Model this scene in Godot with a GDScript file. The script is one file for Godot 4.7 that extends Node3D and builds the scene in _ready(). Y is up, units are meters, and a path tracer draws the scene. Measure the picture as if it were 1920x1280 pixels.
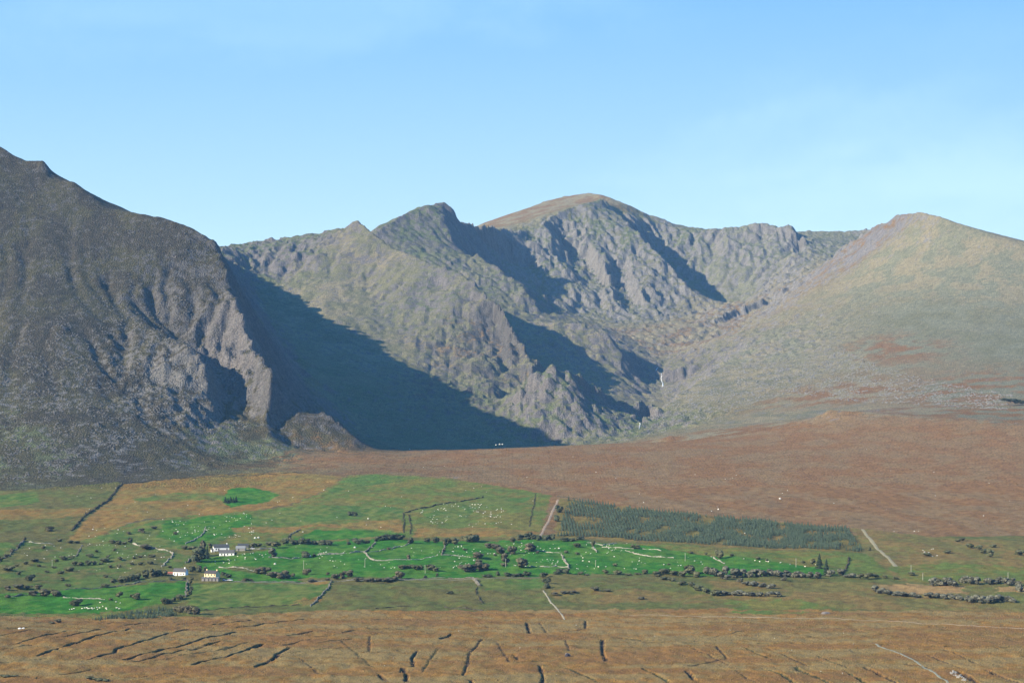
extends Node3D
# A glacial corrie range seen across a bog plain and small walled pastures. Metres, y up; the eye looks along -z.
const F := 4000.0      # focal length of the photograph in its own pixels
const EYE := 157.0     # height of the eye above the bog plain
const HOR := 720.0     # row of the photograph at eye level
const X0 := -2608.0    # terrain grid: first column, first row, cell
const Z0 := -7616.0
const CS := 8.0
const GW := 600
const GH := 828
const PS := 32.0       # grid of the ground cover
const PW := 150
const PH := 207
var env: Environment
var lines := []
var soft_from := 999   # lines from here on only guide the coarse shape
var H := PackedFloat32Array()
var cover_a := PackedColorArray()   # low vegetation
var cover_b := PackedColorArray()   # second vegetation, in patches
var cover_r := PackedColorArray()   # rock; its alpha is how craggy the ground is
var cover_h := PackedByteArray()    # which hill
var cover_t := PackedFloat32Array() # how much bare rock shows
var n_big := FastNoiseLite.new()
var n_rid := FastNoiseLite.new()
var n_fin := FastNoiseLite.new()
var n_pat := FastNoiseLite.new()
var n_spk := FastNoiseLite.new()
var n_str := FastNoiseLite.new()
var n_cel := FastNoiseLite.new()


# a point of the place from its column and row in the photograph and its distance along the view
func at(px: float, py: float, d: float) -> Vector3:
	return Vector3((px - 960.0) / F * d, EYE + (HOR - py) / F * d, -d)


func ln(a: Array) -> void:
	var p := PackedVector3Array()
	for i in range(0, a.size(), 3):
		p.append(at(a[i], a[i + 1], a[i + 2]))
	lines.append(p)


func noise(n: FastNoiseLite, sd: int, wavelength: float, octaves: int, kind := FastNoiseLite.FRACTAL_FBM) -> void:
	n.seed = sd
	n.noise_type = FastNoiseLite.TYPE_SIMPLEX
	n.frequency = 1.0 / wavelength
	n.fractal_type = kind
	n.fractal_octaves = octaves


func _ready() -> void:
	var t0 := Time.get_ticks_msec()
	view()
	noise(n_big, 3, 210.0, 3)
	noise(n_rid, 5, 95.0, 4, FastNoiseLite.FRACTAL_RIDGED)
	noise(n_fin, 7, 26.0, 3)
	noise(n_pat, 11, 120.0, 4)
	noise(n_spk, 13, 9.0, 2)
	noise(n_str, 17, 60.0, 3, FastNoiseLite.FRACTAL_RIDGED)
	noise(n_cel, 19, 46.0, 2)
	n_cel.noise_type = FastNoiseLite.TYPE_CELLULAR
	n_cel.cellular_return_type = FastNoiseLite.RETURN_DISTANCE2_SUB
	setup_lines()
	solve()
	print("solved ", Time.get_ticks_msec() - t0)
	setup_cover()
	round_off()
	roughen()
	print("rough ", Time.get_ticks_msec() - t0)
	erode()
	print("eroded ", Time.get_ticks_msec() - t0)
	setup_regions()
	setup_cuts()
	mountains()
	print("mountains ", Time.get_ticks_msec() - t0)
	low_ground()
	print("low ground ", Time.get_ticks_msec() - t0)
	waterfall()
	tussocks()
	bushes()
	plantation()
	print("plants ", Time.get_ticks_msec() - t0)
	buildings()
	walls()
	print("walls ", Time.get_ticks_msec() - t0)
	stones()
	sheep()
	bog_things()
	print("things ", Time.get_ticks_msec() - t0)


func view() -> void:
	var cam := Camera3D.new()
	cam.name = "camera"
	cam.projection = Camera3D.PROJECTION_FRUSTUM
	cam.near = 1.0
	cam.size = 1280.0 / F
	cam.frustum_offset = Vector2(0, 80.0 / F)
	cam.far = 30000.0
	cam.position = Vector3(0, EYE, 0)
	add_child(cam)
	env = Environment.new()
	env.background_mode = Environment.BG_SKY
	env.tonemap_mode = Environment.TONE_MAPPER_LINEAR
	env.tonemap_exposure = 2.45
	env.background_energy_multiplier = 0.62
	env.sdfgi_enabled = true
	env.ssao_enabled = true
	env.ssil_enabled = true
	var sm := ProceduralSkyMaterial.new()
	sm.sky_top_color = Color(0.11, 0.525, 0.82)
	sm.sky_horizon_color = Color(0.84, 0.938, 0.93)
	sm.sky_curve = 0.0857
	sm.sky_cover = cirrus()
	sm.ground_horizon_color = Color(0.5, 0.5, 0.45)
	sm.ground_bottom_color = Color(0.3, 0.28, 0.22)
	var sk := Sky.new()
	sk.sky_material = sm
	env.sky = sk
	env.fog_enabled = true
	env.fog_density = 0.000027
	env.fog_light_color = Color(0.60, 0.79, 1.0)
	var we := WorldEnvironment.new()
	we.name = "air"
	we.environment = env
	add_child(we)
	var sun := DirectionalLight3D.new()
	sun.name = "sun"
	sun.light_color = Color(1.0, 0.945, 0.83)
	sun.light_energy = 1.6
	sun.light_angular_distance = 0.5
	sun.shadow_enabled = true
	add_child(sun)
	var ts := Vector3(-cos(deg_to_rad(30.0)), tan(deg_to_rad(26.7)), sin(deg_to_rad(30.0)))
	sun.look_at_from_position(ts, Vector3.ZERO, Vector3.UP)


# thin high cloud: long faint streaks, the same all round the sky
func cirrus() -> ImageTexture:
	var a := FastNoiseLite.new()
	a.seed = 63
	a.noise_type = FastNoiseLite.TYPE_SIMPLEX
	a.frequency = 1.0 / 190.0
	a.fractal_octaves = 5
	a.domain_warp_enabled = true
	a.domain_warp_amplitude = 60.0
	a.domain_warp_frequency = 0.006
	var im := Image.create(2048, 1024, false, Image.FORMAT_RGBA8)
	for y in 560:
		var up := (512.0 - y) / 512.0 * 90.0
		for x in 2048:
			var t := float(x) / 2048.0 * TAU
			var n := a.get_noise_3d(cos(t) * 326.0 * 1.1, y * 4.5 + 20.0 * sin(t * 3.0), sin(t) * 326.0 * 1.1)
			var f := smoothstep(-0.1, 0.8, n) * 0.085 * smoothstep(-2.0, 3.0, up)
			im.set_pixel(x, y, Color(1, 1, 1, f))
	return ImageTexture.create_from_image(im)


func setup_lines() -> void:
	# plain and fields
	for y in [1400, 1280, 1150]:
		ln([-200, y, EYE * F / (y - HOR), 2120, y, EYE * F / (y - HOR)])
	ln([-300, 1075, 1690, 960, 1073, 1700, 2220, 1076, 1700])
	ln([-300, 1000, 1990, 960, 1000, 2000, 2220, 1003, 2010])
	ln([-300, 950, 2250, 300, 940, 2270, 700, 930, 2300, 1300, 935, 2290, 2220, 945, 2250])
	ln([400, 900, 2480, 700, 885, 2530, 1300, 880, 2580, 1920, 880, 2560, 2300, 880, 2560])
	# moor crest
	ln([350, 885, 2600, 500, 868, 2700, 690, 850, 2800, 930, 835, 2900, 1040, 832, 2950, 1190, 822, 3000])
	# behind the crest: hidden valley
	ln([640, 875, 2900, 690, 868, 2990, 930, 862, 3100, 1100, 860, 3150, 1190, 850, 3180, 1260, 815, 3250])
	ln([690, 862, 3250, 900, 850, 3450, 1050, 840, 3550, 1170, 832, 3500])
	# A skyline
	ln([-700, 120, 3600, -400, 180, 3500, -150, 235, 3450, 0, 275, 3400, 28, 290, 3390, 40, 301, 3386, 84, 301, 3380, 96, 332, 3366, 130, 341, 3350, 200, 388, 3320, 240, 398, 3300, 310, 410, 3280, 375, 432, 3260, 400, 445, 3250, 410, 458, 3240])
	# A nose
	ln([410, 458, 3240, 424, 505, 3190, 438, 560, 3120, 448, 600, 3070, 470, 640, 3010, 492, 680, 2950, 512, 705, 2910, 506, 740, 2880, 494, 790, 2840, 510, 825, 2780])
	# A rib and gully
	ln([200, 540, 3120, 240, 580, 3050, 300, 620, 2980, 350, 650, 2930, 380, 690, 2890, 388, 740, 2850, 402, 800, 2790])
	ln([285, 580, 3100, 345, 630, 3045, 395, 670, 3010, 425, 720, 2960, 438, 770, 2900, 440, 810, 2830])
	# A lower face and foot
	ln([-500, 620, 2950, 0, 600, 2950, 120, 610, 2930])
	ln([-500, 790, 2650, 0, 790, 2660, 150, 790, 2670, 300, 810, 2700, 400, 830, 2720, 520, 848, 2740])
	ln([-500, 915, 2450, 0, 915, 2450, 150, 897, 2500, 250, 887, 2550, 350, 885, 2600])
	# low spur under the nose
	ln([512, 806, 2850, 545, 784, 2890, 580, 772, 2905, 615, 778, 2900, 650, 805, 2880, 684, 842, 2850])
	ln([530, 838, 2820, 570, 846, 2815, 620, 850, 2812])
	# A back: hidden ridge and eastern foot
	ln([405, 450, 3250, 394, 452, 3420, 390, 474, 3600, 392, 458, 3780, 394, 472, 3960, 396, 456, 4150, 398, 474, 4350, 402, 460, 4550, 406, 468, 4750, 420, 456, 5000, 480, 446, 5050, 600, 432, 5080, 640, 424, 5040, 670, 413, 5000])
	ln([-900, 100, 4300, -300, 200, 4400, 100, 380, 4300, 396, 462, 4200])
	ln([-900, 260, 5600, 0, 440, 5500, 420, 466, 5050])
	ln([540, 790, 3000, 560, 760, 3200, 580, 745, 3500, 560, 690, 3900, 520, 620, 4300, 490, 550, 4700])
	ln([640, 862, 3150, 680, 830, 3500, 640, 760, 3800])
	# headwall foot
	ln([470, 520, 4830, 540, 520, 4800, 600, 470, 4850])
	# B crest and nose
	ln([670, 413, 5000, 700, 440, 4930, 745, 468, 4850, 800, 490, 4760, 860, 512, 4660, 900, 540, 4570, 935, 575, 4480, 960, 610, 4400, 985, 650, 4300, 995, 680, 4230, 998, 715, 4150, 985, 760, 4020])
	# B cliff foot
	ln([860, 745, 3950, 920, 760, 3900, 960, 780, 3860])
	ln([700, 830, 3600, 850, 838, 3600, 1000, 838, 3650, 1040, 832, 3700])
	# G crag
	ln([925, 765, 3850, 960, 735, 3870, 1000, 700, 3890, 1030, 681, 3900, 1053, 687, 3920, 1091, 698, 3950, 1109, 716, 3970, 1136, 736, 3990, 1177, 752, 4020, 1236, 762, 4060])
	ln([1000, 740, 4080, 1100, 745, 4200, 1180, 762, 4280, 1240, 768, 4250])
	# C ridge
	ln([600, 500, 5350, 660, 470, 5320, 700, 434, 5330, 745, 405, 5450, 790, 386, 5550, 830, 375, 5600, 845, 382, 5600, 858, 402, 5620, 868, 414, 5660, 890, 421, 5750, 960, 432, 5950, 1010, 425, 6050, 1040, 398, 6150, 1075, 386, 6220, 1130, 372, 6280])
	# C arete
	ln([830, 375, 5600, 827, 396, 5550, 835, 420, 5490, 860, 467, 5380, 900, 484, 5290, 925, 493, 5240, 960, 516, 5170, 985, 550, 5080, 1000, 598, 4980])
	# gap behind B
	ln([700, 490, 5080, 745, 520, 5050, 860, 570, 4900, 930, 620, 4750, 985, 690, 4550, 1010, 720, 4400, 1100, 745, 4300])
	# F
	ln([1000, 606, 4900, 1050, 601, 4850, 1100, 604, 4840, 1130, 625, 4800, 1160, 655, 4760, 1190, 690, 4720, 1215, 730, 4650, 1240, 757, 4550])
	# C corrie floor
	ln([930, 566, 5560, 985, 596, 5420, 1040, 606, 5420, 1090, 606, 5400, 1150, 620, 5250, 1200, 642, 5200])
	# D summit plateau
	ln([700, 540, 7300, 800, 500, 6700, 895, 416, 6500, 950, 395, 6600, 1010, 380, 6650, 1060, 368, 6680, 1105, 361, 6620, 1130, 366, 6520, 1180, 384, 6500, 1240, 408, 6500, 1280, 424, 6480, 1310, 428, 6450, 1360, 428, 6400, 1400, 420, 6400, 1435, 416, 6400, 1460, 424, 6380, 1480, 421, 6350, 1490, 434, 6310, 1512, 446, 6280])
	# D buttress
	ln([1130, 370, 6400, 1180, 420, 6150, 1225, 470, 5990, 1265, 505, 5890, 1282, 530, 5820, 1292, 560, 5740, 1297, 592, 5650])
	# D ribs and gullies
	ln([1010, 427, 6040, 1036, 452, 5960, 1058, 500, 5850, 1074, 530, 5780, 1092, 545, 5730])
	ln([1046, 442, 6100, 1082, 490, 5990, 1112, 515, 5920, 1132, 560, 5800])
	ln([1105, 440, 6060, 1138, 505, 5840, 1152, 560, 5690, 1160, 592, 5580])
	ln([1150, 500, 5930, 1172, 560, 5790, 1185, 590, 5680])
	ln([1175, 490, 5920, 1205, 540, 5760, 1215, 580, 5650])
	ln([1215, 470, 6330, 1272, 532, 6200, 1332, 584, 6030, 1376, 602, 5850])
	ln([1493, 442, 6340, 1501, 464, 6280, 1497, 482, 6200])
	# B ribs and gullies
	ln([795, 640, 4330, 825, 690, 4190, 850, 738, 4040])
	ln([870, 590, 4500, 892, 640, 4340, 905, 700, 4150, 908, 752, 3960])
	ln([925, 590, 4500, 938, 640, 4390, 945, 700, 4200, 948, 752, 4030])
	ln([690, 520, 4760, 715, 590, 4520, 740, 650, 4330])
	# corrie steps: lip then foot
	ln([1330, 598, 5480, 1390, 572, 5580, 1450, 556, 5660])
	ln([1325, 618, 5440, 1390, 596, 5540, 1455, 575, 5620])
	ln([1290, 640, 5240, 1350, 628, 5300, 1400, 612, 5360])
	ln([1290, 656, 5210, 1350, 646, 5270, 1405, 628, 5330])
	ln([1490, 522, 5860, 1550, 495, 5950, 1600, 470, 6080])
	ln([1490, 540, 5830, 1550, 514, 5910, 1600, 486, 6040])
	# G front
	ln([975, 782, 3760, 1010, 765, 3780, 1080, 758, 3790, 1150, 780, 3820, 1200, 790, 3900])
	# G body
	ln([958, 762, 3820, 1000, 735, 3840, 1030, 716, 3850, 1070, 722, 3860, 1110, 744, 3880, 1160, 766, 3920])
	# wall foot under the rim
	ln([892, 462, 5740, 920, 482, 5790, 955, 498, 5830, 992, 508, 5860])
	# D foot
	ln([1090, 560, 5700, 1110, 600, 5550, 1150, 606, 5520, 1220, 602, 5560, 1297, 592, 5640])
	ln([1418, 556, 5990, 1445, 522, 6060, 1480, 482, 6120, 1515, 462, 6200])
	# plateau behind
	ln([1490, 431, 6900, 1560, 432, 6900, 1625, 430, 6700])
	# corrie floor and steps
	ln([1600, 462, 6300, 1520, 500, 5980, 1450, 545, 5750, 1380, 585, 5560, 1300, 610, 5400, 1250, 650, 5150, 1235, 685, 4900, 1243, 696, 4795])
	# waterfall lip and foot
	ln([1195, 702, 4800, 1243, 697, 4790, 1290, 688, 4800])
	ln([1205, 757, 4745, 1243, 757, 4738, 1280, 738, 4755])
	ln([1243, 762, 4600, 1240, 772, 4300, 1205, 795, 3950, 1190, 822, 3700])
	# E skyline
	ln([1625, 431, 5900, 1640, 424, 5650, 1665, 418, 5480, 1690, 400, 5330, 1730, 398, 5200, 1760, 405, 5150, 1800, 420, 5100, 1860, 437, 5020, 1920, 452, 4950, 2050, 490, 4850, 2400, 580, 4700])
	# E flank
	ln([1640, 426, 5600, 1600, 475, 5420, 1560, 530, 5200, 1500, 575, 5000, 1430, 625, 4800, 1360, 675, 4560, 1300, 722, 4300, 1245, 762, 4050, 1200, 800, 3800])
	ln([2300, 830, 2850, 1900, 790, 2990, 1700, 778, 3090, 1560, 768, 3170])
	# far edges
	ln([-2000, 500, 7400, 0, 600, 7500, 900, 600, 7500, 1600, 560, 7500, 2300, 620, 7400])
	ln([480, 540, 5700, 600, 540, 5700, 680, 520, 5800])
	ln([2300, 560, 6000, 1900, 500, 6200, 1700, 450, 6400])
	soft_from = lines.size()
	ln([1190, 822, 3000, 1300, 795, 3050, 1420, 762, 3130, 1500, 746, 3220, 1580, 724, 3420, 1640, 704, 3620])
	ln([1730, 500, 4800, 1700, 600, 4350, 1600, 650, 4050, 1500, 695, 3750])
	ln([2300, 690, 4000, 1900, 605, 4200, 1800, 650, 3950])


# heights between the traced crests, feet and floors: relaxed from coarse to fine
func solve() -> void:
	var s := 128.0
	var prev := PackedFloat32Array()
	var pw := 0
	var ph := 0
	while s >= CS:
		var w := int((GW - 1) * CS / s) + 1
		var h := int((GH - 1) * CS / s) + 1
		var v := PackedFloat32Array()
		v.resize(w * h)
		if pw > 0:
			for j in h:
				var j0 := mini(j / 2, ph - 1) * pw
				var j1 := mini((j + 1) / 2, ph - 1) * pw
				for i in w:
					var i0 := mini(i / 2, pw - 1)
					var i1 := mini((i + 1) / 2, pw - 1)
					v[j * w + i] = 0.25 * (prev[j0 + i0] + prev[j0 + i1] + prev[j1 + i0] + prev[j1 + i1])
		else:
			v.fill(200.0)
		var sum := PackedFloat32Array()
		var cnt := PackedFloat32Array()
		sum.resize(w * h)
		cnt.resize(w * h)
		for at_line in (lines.size() if s >= 64.0 else soft_from):
			var p: PackedVector3Array = lines[at_line]
			for k in p.size() - 1:
				var a := p[k]
				var b := p[k + 1]
				var n := int(Vector2(a.x - b.x, a.z - b.z).length() / s * 2.0) + 1
				for q in n + 1:
					var c := a.lerp(b, float(q) / n)
					var i := int(round((c.x - X0) / s))
					var j := int(round((c.z - Z0) / s))
					if i >= 0 and j >= 0 and i < w and j < h:
						sum[j * w + i] += c.y
						cnt[j * w + i] += 1.0
		for k in w * h:
			if cnt[k] > 0.0:
				v[k] = sum[k] / cnt[k]
		for it in (60 if s > CS else 24):
			for j in h:
				var jm := maxi(j - 1, 0) * w
				var jp := mini(j + 1, h - 1) * w
				var row := j * w
				for i in w:
					var k := row + i
					if cnt[k] == 0.0:
						v[k] += 1.7 * (0.25 * (v[jm + i] + v[jp + i] + v[row + maxi(i - 1, 0)] + v[row + mini(i + 1, w - 1)]) - v[k])
		prev = v
		pw = w
		ph = h
		s *= 0.5
	# ease the kinks on the low ground
	for it in 12:
		for j in range(620, GH - 1):
			var row := j * GW
			for i in range(1, GW - 1):
				var k := row + i
				prev[k] += 0.7 * (0.25 * (prev[k - 1] + prev[k + 1] + prev[k - GW] + prev[k + GW]) - prev[k])
	H = prev


# vegetation and rock of each part of the range, spread from the places where they were read
func setup_cover() -> void:
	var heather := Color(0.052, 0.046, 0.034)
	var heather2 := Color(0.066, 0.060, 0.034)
	var olive := Color(0.138, 0.132, 0.078)
	var green := Color(0.105, 0.120, 0.060)
	var tan_ := Color(0.205, 0.176, 0.110)
	var brown := Color(0.180, 0.114, 0.055)
	var rust := Color(0.180, 0.096, 0.040)
	var sage := Color(0.158, 0.156, 0.104)
	var rock := Color(0.116, 0.107, 0.106)
	var rock2 := Color(0.146, 0.138, 0.132)
	var grit := Color(0.118, 0.112, 0.106)
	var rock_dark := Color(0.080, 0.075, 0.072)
	var scree := Color(0.146, 0.136, 0.136)
	# column, row, distance, first cover, second cover, rock, craggy, bare, which hill
	var spots := [
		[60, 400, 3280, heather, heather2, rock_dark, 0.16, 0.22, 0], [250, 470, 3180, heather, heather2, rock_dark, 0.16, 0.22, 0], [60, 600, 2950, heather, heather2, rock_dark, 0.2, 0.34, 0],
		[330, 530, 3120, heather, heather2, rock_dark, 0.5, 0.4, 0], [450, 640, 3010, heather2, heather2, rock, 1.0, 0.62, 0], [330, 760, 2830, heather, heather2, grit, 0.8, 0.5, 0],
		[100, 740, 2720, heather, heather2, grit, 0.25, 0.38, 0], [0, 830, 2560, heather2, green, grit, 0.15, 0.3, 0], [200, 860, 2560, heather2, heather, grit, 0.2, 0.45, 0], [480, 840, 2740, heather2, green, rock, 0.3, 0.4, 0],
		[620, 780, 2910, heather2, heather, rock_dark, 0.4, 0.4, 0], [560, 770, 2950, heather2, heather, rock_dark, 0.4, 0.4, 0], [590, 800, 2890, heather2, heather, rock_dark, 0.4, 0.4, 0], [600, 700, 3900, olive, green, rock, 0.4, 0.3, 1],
		[520, 470, 4950, green, olive, rock, 1.0, 0.6, 1], [600, 560, 4600, olive, tan_, rock, 0.4, 0.35, 1], [680, 480, 4850, olive, tan_, rock, 0.4, 0.4, 1],
		[800, 560, 4550, olive, green, rock, 0.6, 0.5, 1], [720, 660, 4200, olive, tan_, rock, 0.5, 0.45, 1], [900, 640, 4350, olive, brown, rock_dark, 1.0, 0.6, 1], [860, 720, 4020, olive, green, rock_dark, 1.0, 0.55, 1],
		[800, 420, 5500, green, olive, rock, 0.6, 0.5, 2], [920, 530, 5200, olive, green, rock, 0.8, 0.5, 2], [740, 440, 5300, green, olive, rock, 0.6, 0.5, 2],
		[1000, 400, 6400, brown, tan_, rock, 0.05, 0.1, 3], [1090, 372, 6500, brown, tan_, rock, 0.13, 0.1, 3], [960, 410, 6400, brown, tan_, rock, 0.05, 0.1, 3],
		[1080, 470, 6000, green, olive, rock2, 1.0, 0.55, 3], [1180, 540, 5800, olive, green, rock2, 1.0, 0.6, 3], [1150, 420, 6200, green, olive, rock2, 0.7, 0.4, 3], [1250, 440, 6300, green, olive, rock2, 0.75, 0.5, 3],
		[1400, 460, 6250, sage, green, rock2, 0.8, 0.5, 3], [1450, 440, 6330, sage, green, rock2, 0.9, 0.55, 3], [1380, 500, 6150, sage, olive, rock2, 0.5, 0.35, 3],
		[1400, 580, 5600, tan_, brown, rock2, 0.85, 0.55, 5], [1500, 500, 5950, tan_, olive, rock2, 0.9, 0.55, 3], [1270, 640, 5200, tan_, brown, rock2, 0.75, 0.5, 5], [1240, 720, 4800, olive, tan_, rock, 0.7, 0.6, 5],
		[1080, 640, 4750, olive, tan_, rock, 0.7, 0.5, 6], [1060, 760, 3880, green, olive, rock, 1.0, 0.5, 6], [1150, 800, 3850, green, olive, rock, 0.9, 0.55, 6], [1320, 720, 4250, tan_, olive, scree, 0.25, 0.4, 4],
		[1450, 650, 4550, sage, tan_, rock2, 0.7, 0.5, 4], [1420, 690, 4250, tan_, olive, scree, 0.55, 0.5, 4], [1570, 640, 4300, sage, tan_, rock2, 0.45, 0.42, 4], [1640, 460, 5400, brown, tan_, scree, 0.4, 0.5, 4],
		[1700, 450, 5050, sage, tan_, rock2, 0.12, 0.15, 4], [1850, 480, 4800, sage, tan_, rock2, 0.08, 0.12, 4], [1750, 560, 4550, sage, olive, rock2, 0.1, 0.2, 4], [1900, 600, 4200, sage, olive, rock2, 0.08, 0.15, 4],
		[1650, 600, 4300, rust, sage, rock2, 0.1, 0.15, 4], [1600, 690, 3750, rust, tan_, scree, 0.2, 0.35, 4], [1800, 690, 3650, sage, rust, scree, 0.15, 0.35, 4], [1500, 720, 3500, tan_, olive, scree, 0.3, 0.5, 4],
		[1380, 765, 3200, rust, tan_, scree, 0.2, 0.35, 4], [1650, 755, 3250, tan_, rust, scree, 0.15, 0.55, 4], [1880, 760, 3120, sage, rust, scree, 0.15, 0.35, 4],
		[1500, 790, 3000, rust, brown, scree, 0.03, 0.04, 7], [1250, 810, 2990, rust, brown, scree, 0.03, 0.04, 7], [900, 850, 2800, rust, brown, scree, 0.03, 0.04, 7], [1800, 800, 2920, rust, brown, scree, 0.03, 0.04, 7], [1200, 900, 2500, rust, brown, scree, 0.03, 0.04, 7], [1700, 900, 2500, rust, brown, scree, 0.03, 0.04, 7],
		[900, 850, 3500, olive, green, rock, 0.3, 0.3, 1], [600, 860, 2740, rust, brown, scree, 0.03, 0.05, 7],
	]
	cover_a.resize(PW * PH)
	cover_b.resize(PW * PH)
	cover_r.resize(PW * PH)
	cover_t.resize(PW * PH)
	cover_h.resize(PW * PH)
	var px := PackedFloat32Array()
	var pz := PackedFloat32Array()
	for s: Array in spots:
		px.append((s[0] - 960.0) / F * s[2])
		pz.append(-s[2])
	for j in PH:
		for i in PW:
			var x := X0 + i * PS
			var z := Z0 + j * PS
			var a := Color(0, 0, 0, 0)
			var b := a
			var r := a
			var cr := 0.0
			var t := 0.0
			var sw := 0.0
			var best := 0.0
			var hill := 0
			for k in px.size():
				var d := (px[k] - x) * (px[k] - x) + 0.5 * (pz[k] - z) * (pz[k] - z) + 900.0
				var w := 1.0 / (d * d)
				var s: Array = spots[k]
				a += s[3] * w
				b += s[4] * w
				r += s[5] * w
				cr += s[6] * w
				t += s[7] * w
				sw += w
				if w > best:
					best = w
					hill = s[8]
			var k := j * PW + i
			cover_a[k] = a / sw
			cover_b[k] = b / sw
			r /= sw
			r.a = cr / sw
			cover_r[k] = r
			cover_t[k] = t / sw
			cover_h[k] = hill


func cover_at(x: float, z: float) -> int:
	return clampi(int((z - Z0) / PS + 0.5), 0, PH - 1) * PW + clampi(int((x - X0) / PS + 0.5), 0, PW - 1)


# rounded ground between the traced lines where there are no crags
func round_off() -> void:
	var soft := PackedFloat32Array()
	soft.resize(GW * GH)
	for j in GH:
		for i in GW:
			soft[j * GW + i] = 0.9 * (1.0 - smoothstep(0.06, 0.13, cover_r[cover_at(X0 + i * CS, Z0 + j * CS)].a))
	for it in 50:
		for j in range(1, 640):
			var row := j * GW
			for i in range(1, GW - 1):
				var k := row + i
				if soft[k] > 0.01:
					H[k] += soft[k] * (0.25 * (H[k - 1] + H[k + 1] + H[k - GW] + H[k + GW]) - H[k])


# crags, ribs and rock steps on the steep ground
func roughen() -> void:
	var out := H.duplicate()
	for j in range(1, 650):
		var z := Z0 + j * CS
		for i in range(1, GW - 1):
			var k := j * GW + i
			var gx := (H[k + 1] - H[k - 1]) / (2.0 * CS)
			var gz := (H[k + GW] - H[k - GW]) / (2.0 * CS)
			var s := sqrt(gx * gx + gz * gz)
			if s < 0.06:
				continue
			var x := X0 + i * CS
			var h := H[k]
			var c := cover_r[cover_at(x, z)].a
			var m := clampf((s - 0.15) * 1.6, 0.0, 1.0)
			var b := n_big.get_noise_2d(x, z) * 20.0 * m * (0.15 + 0.85 * c)
			var xw := x + n_big.get_noise_2d(x + 350.0, z) * 70.0
			var r := (n_rid.get_noise_3d(xw * 1.2, h * 0.12, z * 0.5)) * 15.0 * m * c * c
			# steps of harder rock
			var u := (h + 0.22 * x + 0.10 * z + 14.0 * n_pat.get_noise_2d(x, z)) / 34.0
			var f := u - floorf(u)
			var step := (smoothstep(0.25, 0.75, f) - f) * 34.0
			var st := clampf(n_pat.get_noise_2d(x * 0.7 + 900.0, z * 0.7) * 2.0 + 0.4, 0.0, 1.0)
			out[k] = h + b + r + step * 0.85 * st * m * c * c
	H = out


# rain runnels: drops that roll down the slopes, cutting where they run fast and leaving sediment where they slow
func erode() -> void:
	var rng := RandomNumberGenerator.new()
	rng.seed = 41
	for n in 80000:
		var x := rng.randf_range(120.0, GW - 60.0)
		var y := rng.randf_range(60.0, 610.0)
		var dx := 0.0
		var dy := 0.0
		var sp := 1.0
		var water := 1.0
		var sed := 0.0
		for it in 46:
			var i := int(x)
			var j := int(y)
			var u := x - i
			var v := y - j
			var k := j * GW + i
			var h00 := H[k]
			var h10 := H[k + 1]
			var h01 := H[k + GW]
			var h11 := H[k + GW + 1]
			var gx := (h10 - h00) * (1.0 - v) + (h11 - h01) * v
			var gy := (h01 - h00) * (1.0 - u) + (h11 - h10) * u
			dx = dx * 0.08 - gx * 0.92
			dy = dy * 0.08 - gy * 0.92
			var l := sqrt(dx * dx + dy * dy)
			if l < 0.0001:
				break
			dx /= l
			dy /= l
			var h := h00 * (1.0 - u) * (1.0 - v) + h10 * u * (1.0 - v) + h01 * (1.0 - u) * v + h11 * u * v
			x += dx
			y += dy
			if x < 2.0 or y < 2.0 or x > GW - 3.0 or y > 640.0:
				break
			var i2 := int(x)
			var j2 := int(y)
			var u2 := x - i2
			var v2 := y - j2
			var k2 := j2 * GW + i2
			var h2 := H[k2] * (1.0 - u2) * (1.0 - v2) + H[k2 + 1] * u2 * (1.0 - v2) + H[k2 + GW] * (1.0 - u2) * v2 + H[k2 + GW + 1] * u2 * v2
			var dh := h2 - h
			var cap := maxf(-dh, 0.15) * sp * water * 0.8
			if sed > cap or dh > 0.0:
				var a := minf(dh, sed) if dh > 0.0 else (sed - cap) * 0.25
				sed -= a
				H[k] += a * (1.0 - u) * (1.0 - v)
				H[k + 1] += a * u * (1.0 - v)
				H[k + GW] += a * (1.0 - u) * v
				H[k + GW + 1] += a * u * v
			else:
				var c := cover_r[cover_at(X0 + x * CS, Z0 + y * CS)].a
				var a := minf((cap - sed) * 0.22, -dh) * (0.05 + 0.95 * c * c)
				sed += a
				H[k] -= a * (1.0 - u) * (1.0 - v)
				H[k + 1] -= a * u * (1.0 - v)
				H[k + GW] -= a * (1.0 - u) * v
				H[k + GW + 1] -= a * u * v
			sp = sqrt(maxf(sp * sp - dh * 0.12, 0.05))
			sp = minf(sp, 3.5)
			water *= 0.97


func cubic(a: float, b: float, c: float, d: float, t: float) -> float:
	return b + 0.5 * t * (c - a + t * (2.0 * a - 5.0 * b + 4.0 * c - d + t * (3.0 * (b - c) + d - a)))


func ground(x: float, z: float) -> float:
	var fx := clampf((x - X0) / CS, 1.0, GW - 3.001)
	var fz := clampf((z - Z0) / CS, 1.0, GH - 3.001)
	var i := int(fx)
	var j := int(fz)
	var u := fx - i
	var v := fz - j
	var k := (j - 1) * GW + i
	var r0 := cubic(H[k - 1], H[k], H[k + 1], H[k + 2], u)
	k += GW
	var r1 := cubic(H[k - 1], H[k], H[k + 1], H[k + 2], u)
	k += GW
	var r2 := cubic(H[k - 1], H[k], H[k + 1], H[k + 2], u)
	k += GW
	var r3 := cubic(H[k - 1], H[k], H[k + 1], H[k + 2], u)
	return cubic(r0, r1, r2, r3, v)


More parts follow.
